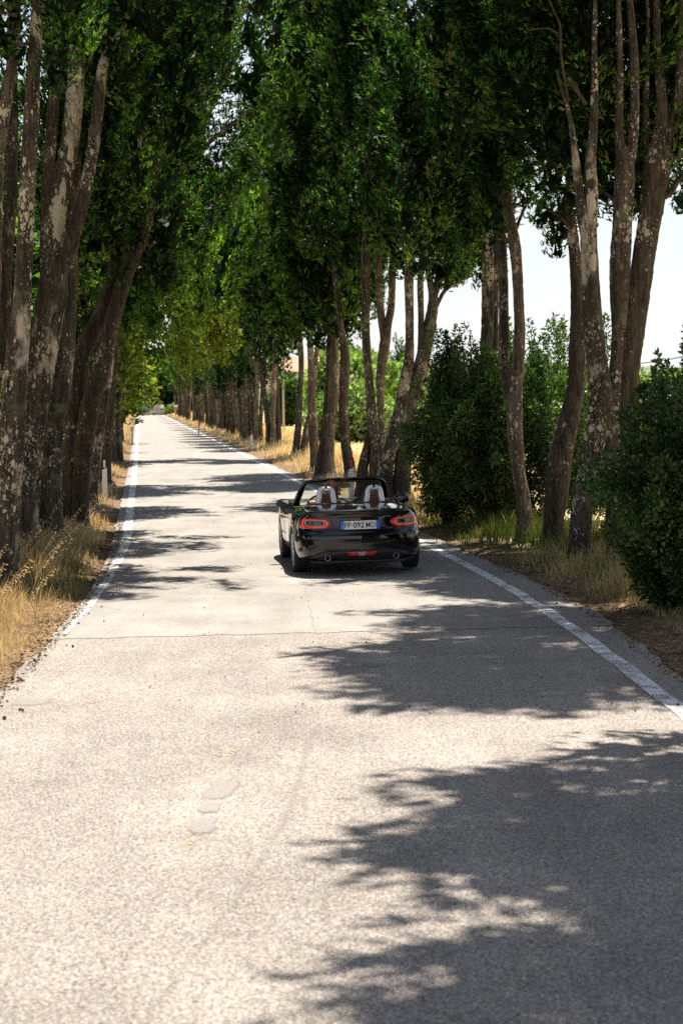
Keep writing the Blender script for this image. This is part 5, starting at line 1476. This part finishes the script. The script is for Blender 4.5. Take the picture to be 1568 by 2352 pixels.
post(456, 1003, True, 'farthest red-reflector post still standing clear of the grass', RP, .06)
post(242, 1150, False, 'nearest white post with black top beside the left trunks', LP_)
post(279, 1055, False, 'second white post along the left verge, half sunk in grass', LP_, .03)
post(304, 1020, False, 'farthest white post on the left, close to the edge line', LP_)

WOODP = simple('grey_pole_wood', (.34, .31, .27), .9, noise=.25)
q = P(651, 952, 150)
t = empty('utility_pole', (q.x, 150, 0), 0, 'pale wooden pole standing in the field left of the pink house', 'utility pole')
tube('pole_shaft', [(0, 0, -.5), (0, 0, 2.8), (0, 0, 5.6)], [.10, .09, .08], WOODP, t, 10)
box('crossarm', (.9, .08, .08), (0, 0, 5.2), WOODP, t)
q = P(1380, 940, 62)
t = empty('utility_pole', (q.x, 62, 0), 0, 'slim pole hidden behind the forked trunk, carrying the cable', 'utility pole')
tube('pole_shaft', [(0, 0, -.3), (0, 0, 2.0), (0, 0, 4.35)], [.11, .10, .08], WOODP, t, 10)
a = P(1380, 838, 62); b = P(1660, 795, 55)
ts = np.linspace(0, 1, 24)
pts = [np.array(a.lerp(b, k)) + np.array([0, 0, -.16 * 4 * k * (1 - k)]) for k in ts]
pts = [np.array([a.x, 62, 4.2])] + pts[1:]
o = tube('overhead_cable', pts, [.018], simple('cable_dark', (.05, .05, .05), .7), None, 6)
tag(o, 'thin dark cable sagging across the white sky at the right edge', 'cable')

# house behind the field
q = P(690, 950, 175)
hs = empty('house', (q.x, 178, -.4), .12, 'pale pink house with a tiled roof glimpsed between trunks beyond the field', 'house')
WALL = simple('pink_plaster', (.50, .40, .34), .9, noise=.1, nscale=1.5)
ROOF = simple('terracotta_tiles', (.36, .20, .13), .85, noise=.3, nscale=3)
WIN = simple('window_dark', (.05, .055, .06), .2)
SHT = simple('shutter_green', (.07, .12, .08), .6)
box('wall', (7, 6, 5.6), (0, 0, 2.8), WALL, hs)
bm = bmesh.new()
vs = [bm.verts.new(c) for c in [(-3.9, -3.4, 5.55), (3.9, -3.4, 5.55), (3.9, 3.4, 5.55), (-3.9, 3.4, 5.55), (-3.9, 0, 7.1), (3.9, 0, 7.1)]]
for f in [(0, 1, 5, 4), (3, 4, 5, 2), (0, 4, 3), (1, 2, 5), (3, 2, 1, 0)]: bm.faces.new([vs[i] for i in f])
me = bpy.data.meshes.new('roof'); bm.to_mesh(me); bm.free()
rf = link('roof', me, ROOF, hs)
box('chimney', (.6, .6, 1.1), (1.6, .5, 7.0), WALL, rf)
for x in (-2.2, 0, 2.2):
    w = box('window', (.9, .1, 1.3), (x, -3.04, 4.0), WIN, hs)
    for s in (-1, 1): box('shutter', (.45, .06, 1.35), (x + s * .7, -3.07, 4.0), SHT, w)

# billboards, hedge wall and blue signs past the crest
def board(px, py0, py1, w, Y, mt, label, cat, name, group=None, legs=True, marks=()):
    c = P(px, (py0 + py1) / 2, Y); h = abs(P(px, py0, Y).z - P(px, py1, Y).z)
    g = float(drop(Y))
    t = empty(name, (c.x, Y, g), 0, label, cat, group)
    box('panel', (w, .08, h), (0, 0, c.z - g), mt, t)
    for s in (-1, 1): box('post', (.08, .08, c.z - g), (s * w * .38, .1, (c.z - g) / 2), simple('sign_post', (.3, .3, .3), .5), t)
    for (x, z, ww, hh, m_) in marks: box('printed_block', (ww * w, .02, hh * h), (x * w, -.06, c.z - g + z * h), m_, t)
    return t
SB = simple('sign_blue', (.02, .16, .50), .5); SW = simple('sign_white', (.7, .7, .7), .5); SP = simple('poster_pink', (.62, .50, .50), .6); SR = simple('poster_red', (.6, .12, .10), .6); SG = simple('poster_grey', (.3, .33, .4), .6); SL = simple('sign_light_blue', (.10, .32, .55), .5)
board(413, 928, 945, 1.35, 345, SB, 'small blue sign seen between the farthest right-hand stems', 'sign', 'blue_sign', None, marks=[(-.05, .15, .35, .25, SW), (.15, -.2, .3, .2, SL)])
board(333, 932, 947, 1.5, 352, SL, 'light blue sign under the low oak boughs at the road end', 'sign', 'blue_sign', None, marks=[(0, 0, .6, .2, SB)])
board(355, 930, 947, 2.1, 356, SP, 'pale pink poster hoarding across the end of the road', 'billboard', 'poster_board', None, marks=[(-.2, .0, .22, .6, SR), (.28, -.05, .36, .7, SG), (.0, .35, .8, .08, SW)])
board(372, 929, 938, .8, 358, SW, 'small white notice board right of the pink posters', 'sign', 'notice_board', None)
q = P(360, 944, 364)
o = box('garden_wall', (14, .3, 1.9), (q.x, 364, float(drop(364)) + .9), simple('wall_plaster', (.36, .31, .27), .9, noise=.2, nscale=.8))
tag(o, 'low brownish wall behind the posters at the end of the road', 'wall')
g = G(426, 962)
t = empty('warning_marker', (float(ER(265)) + .8, 265, 0), 0, 'tiny red and white marker sign among the far right stems', 'sign')
tube('post', [(0, 0, -.1), (0, 0, 1.9)], [.04], PWH, t, 8)
box('white_panel', (.6, .04, .35), (0, -.05, 1.75), PWH, t); box('red_panel', (.6, .04, .35), (0, -.05, 1.38), PRED, t)
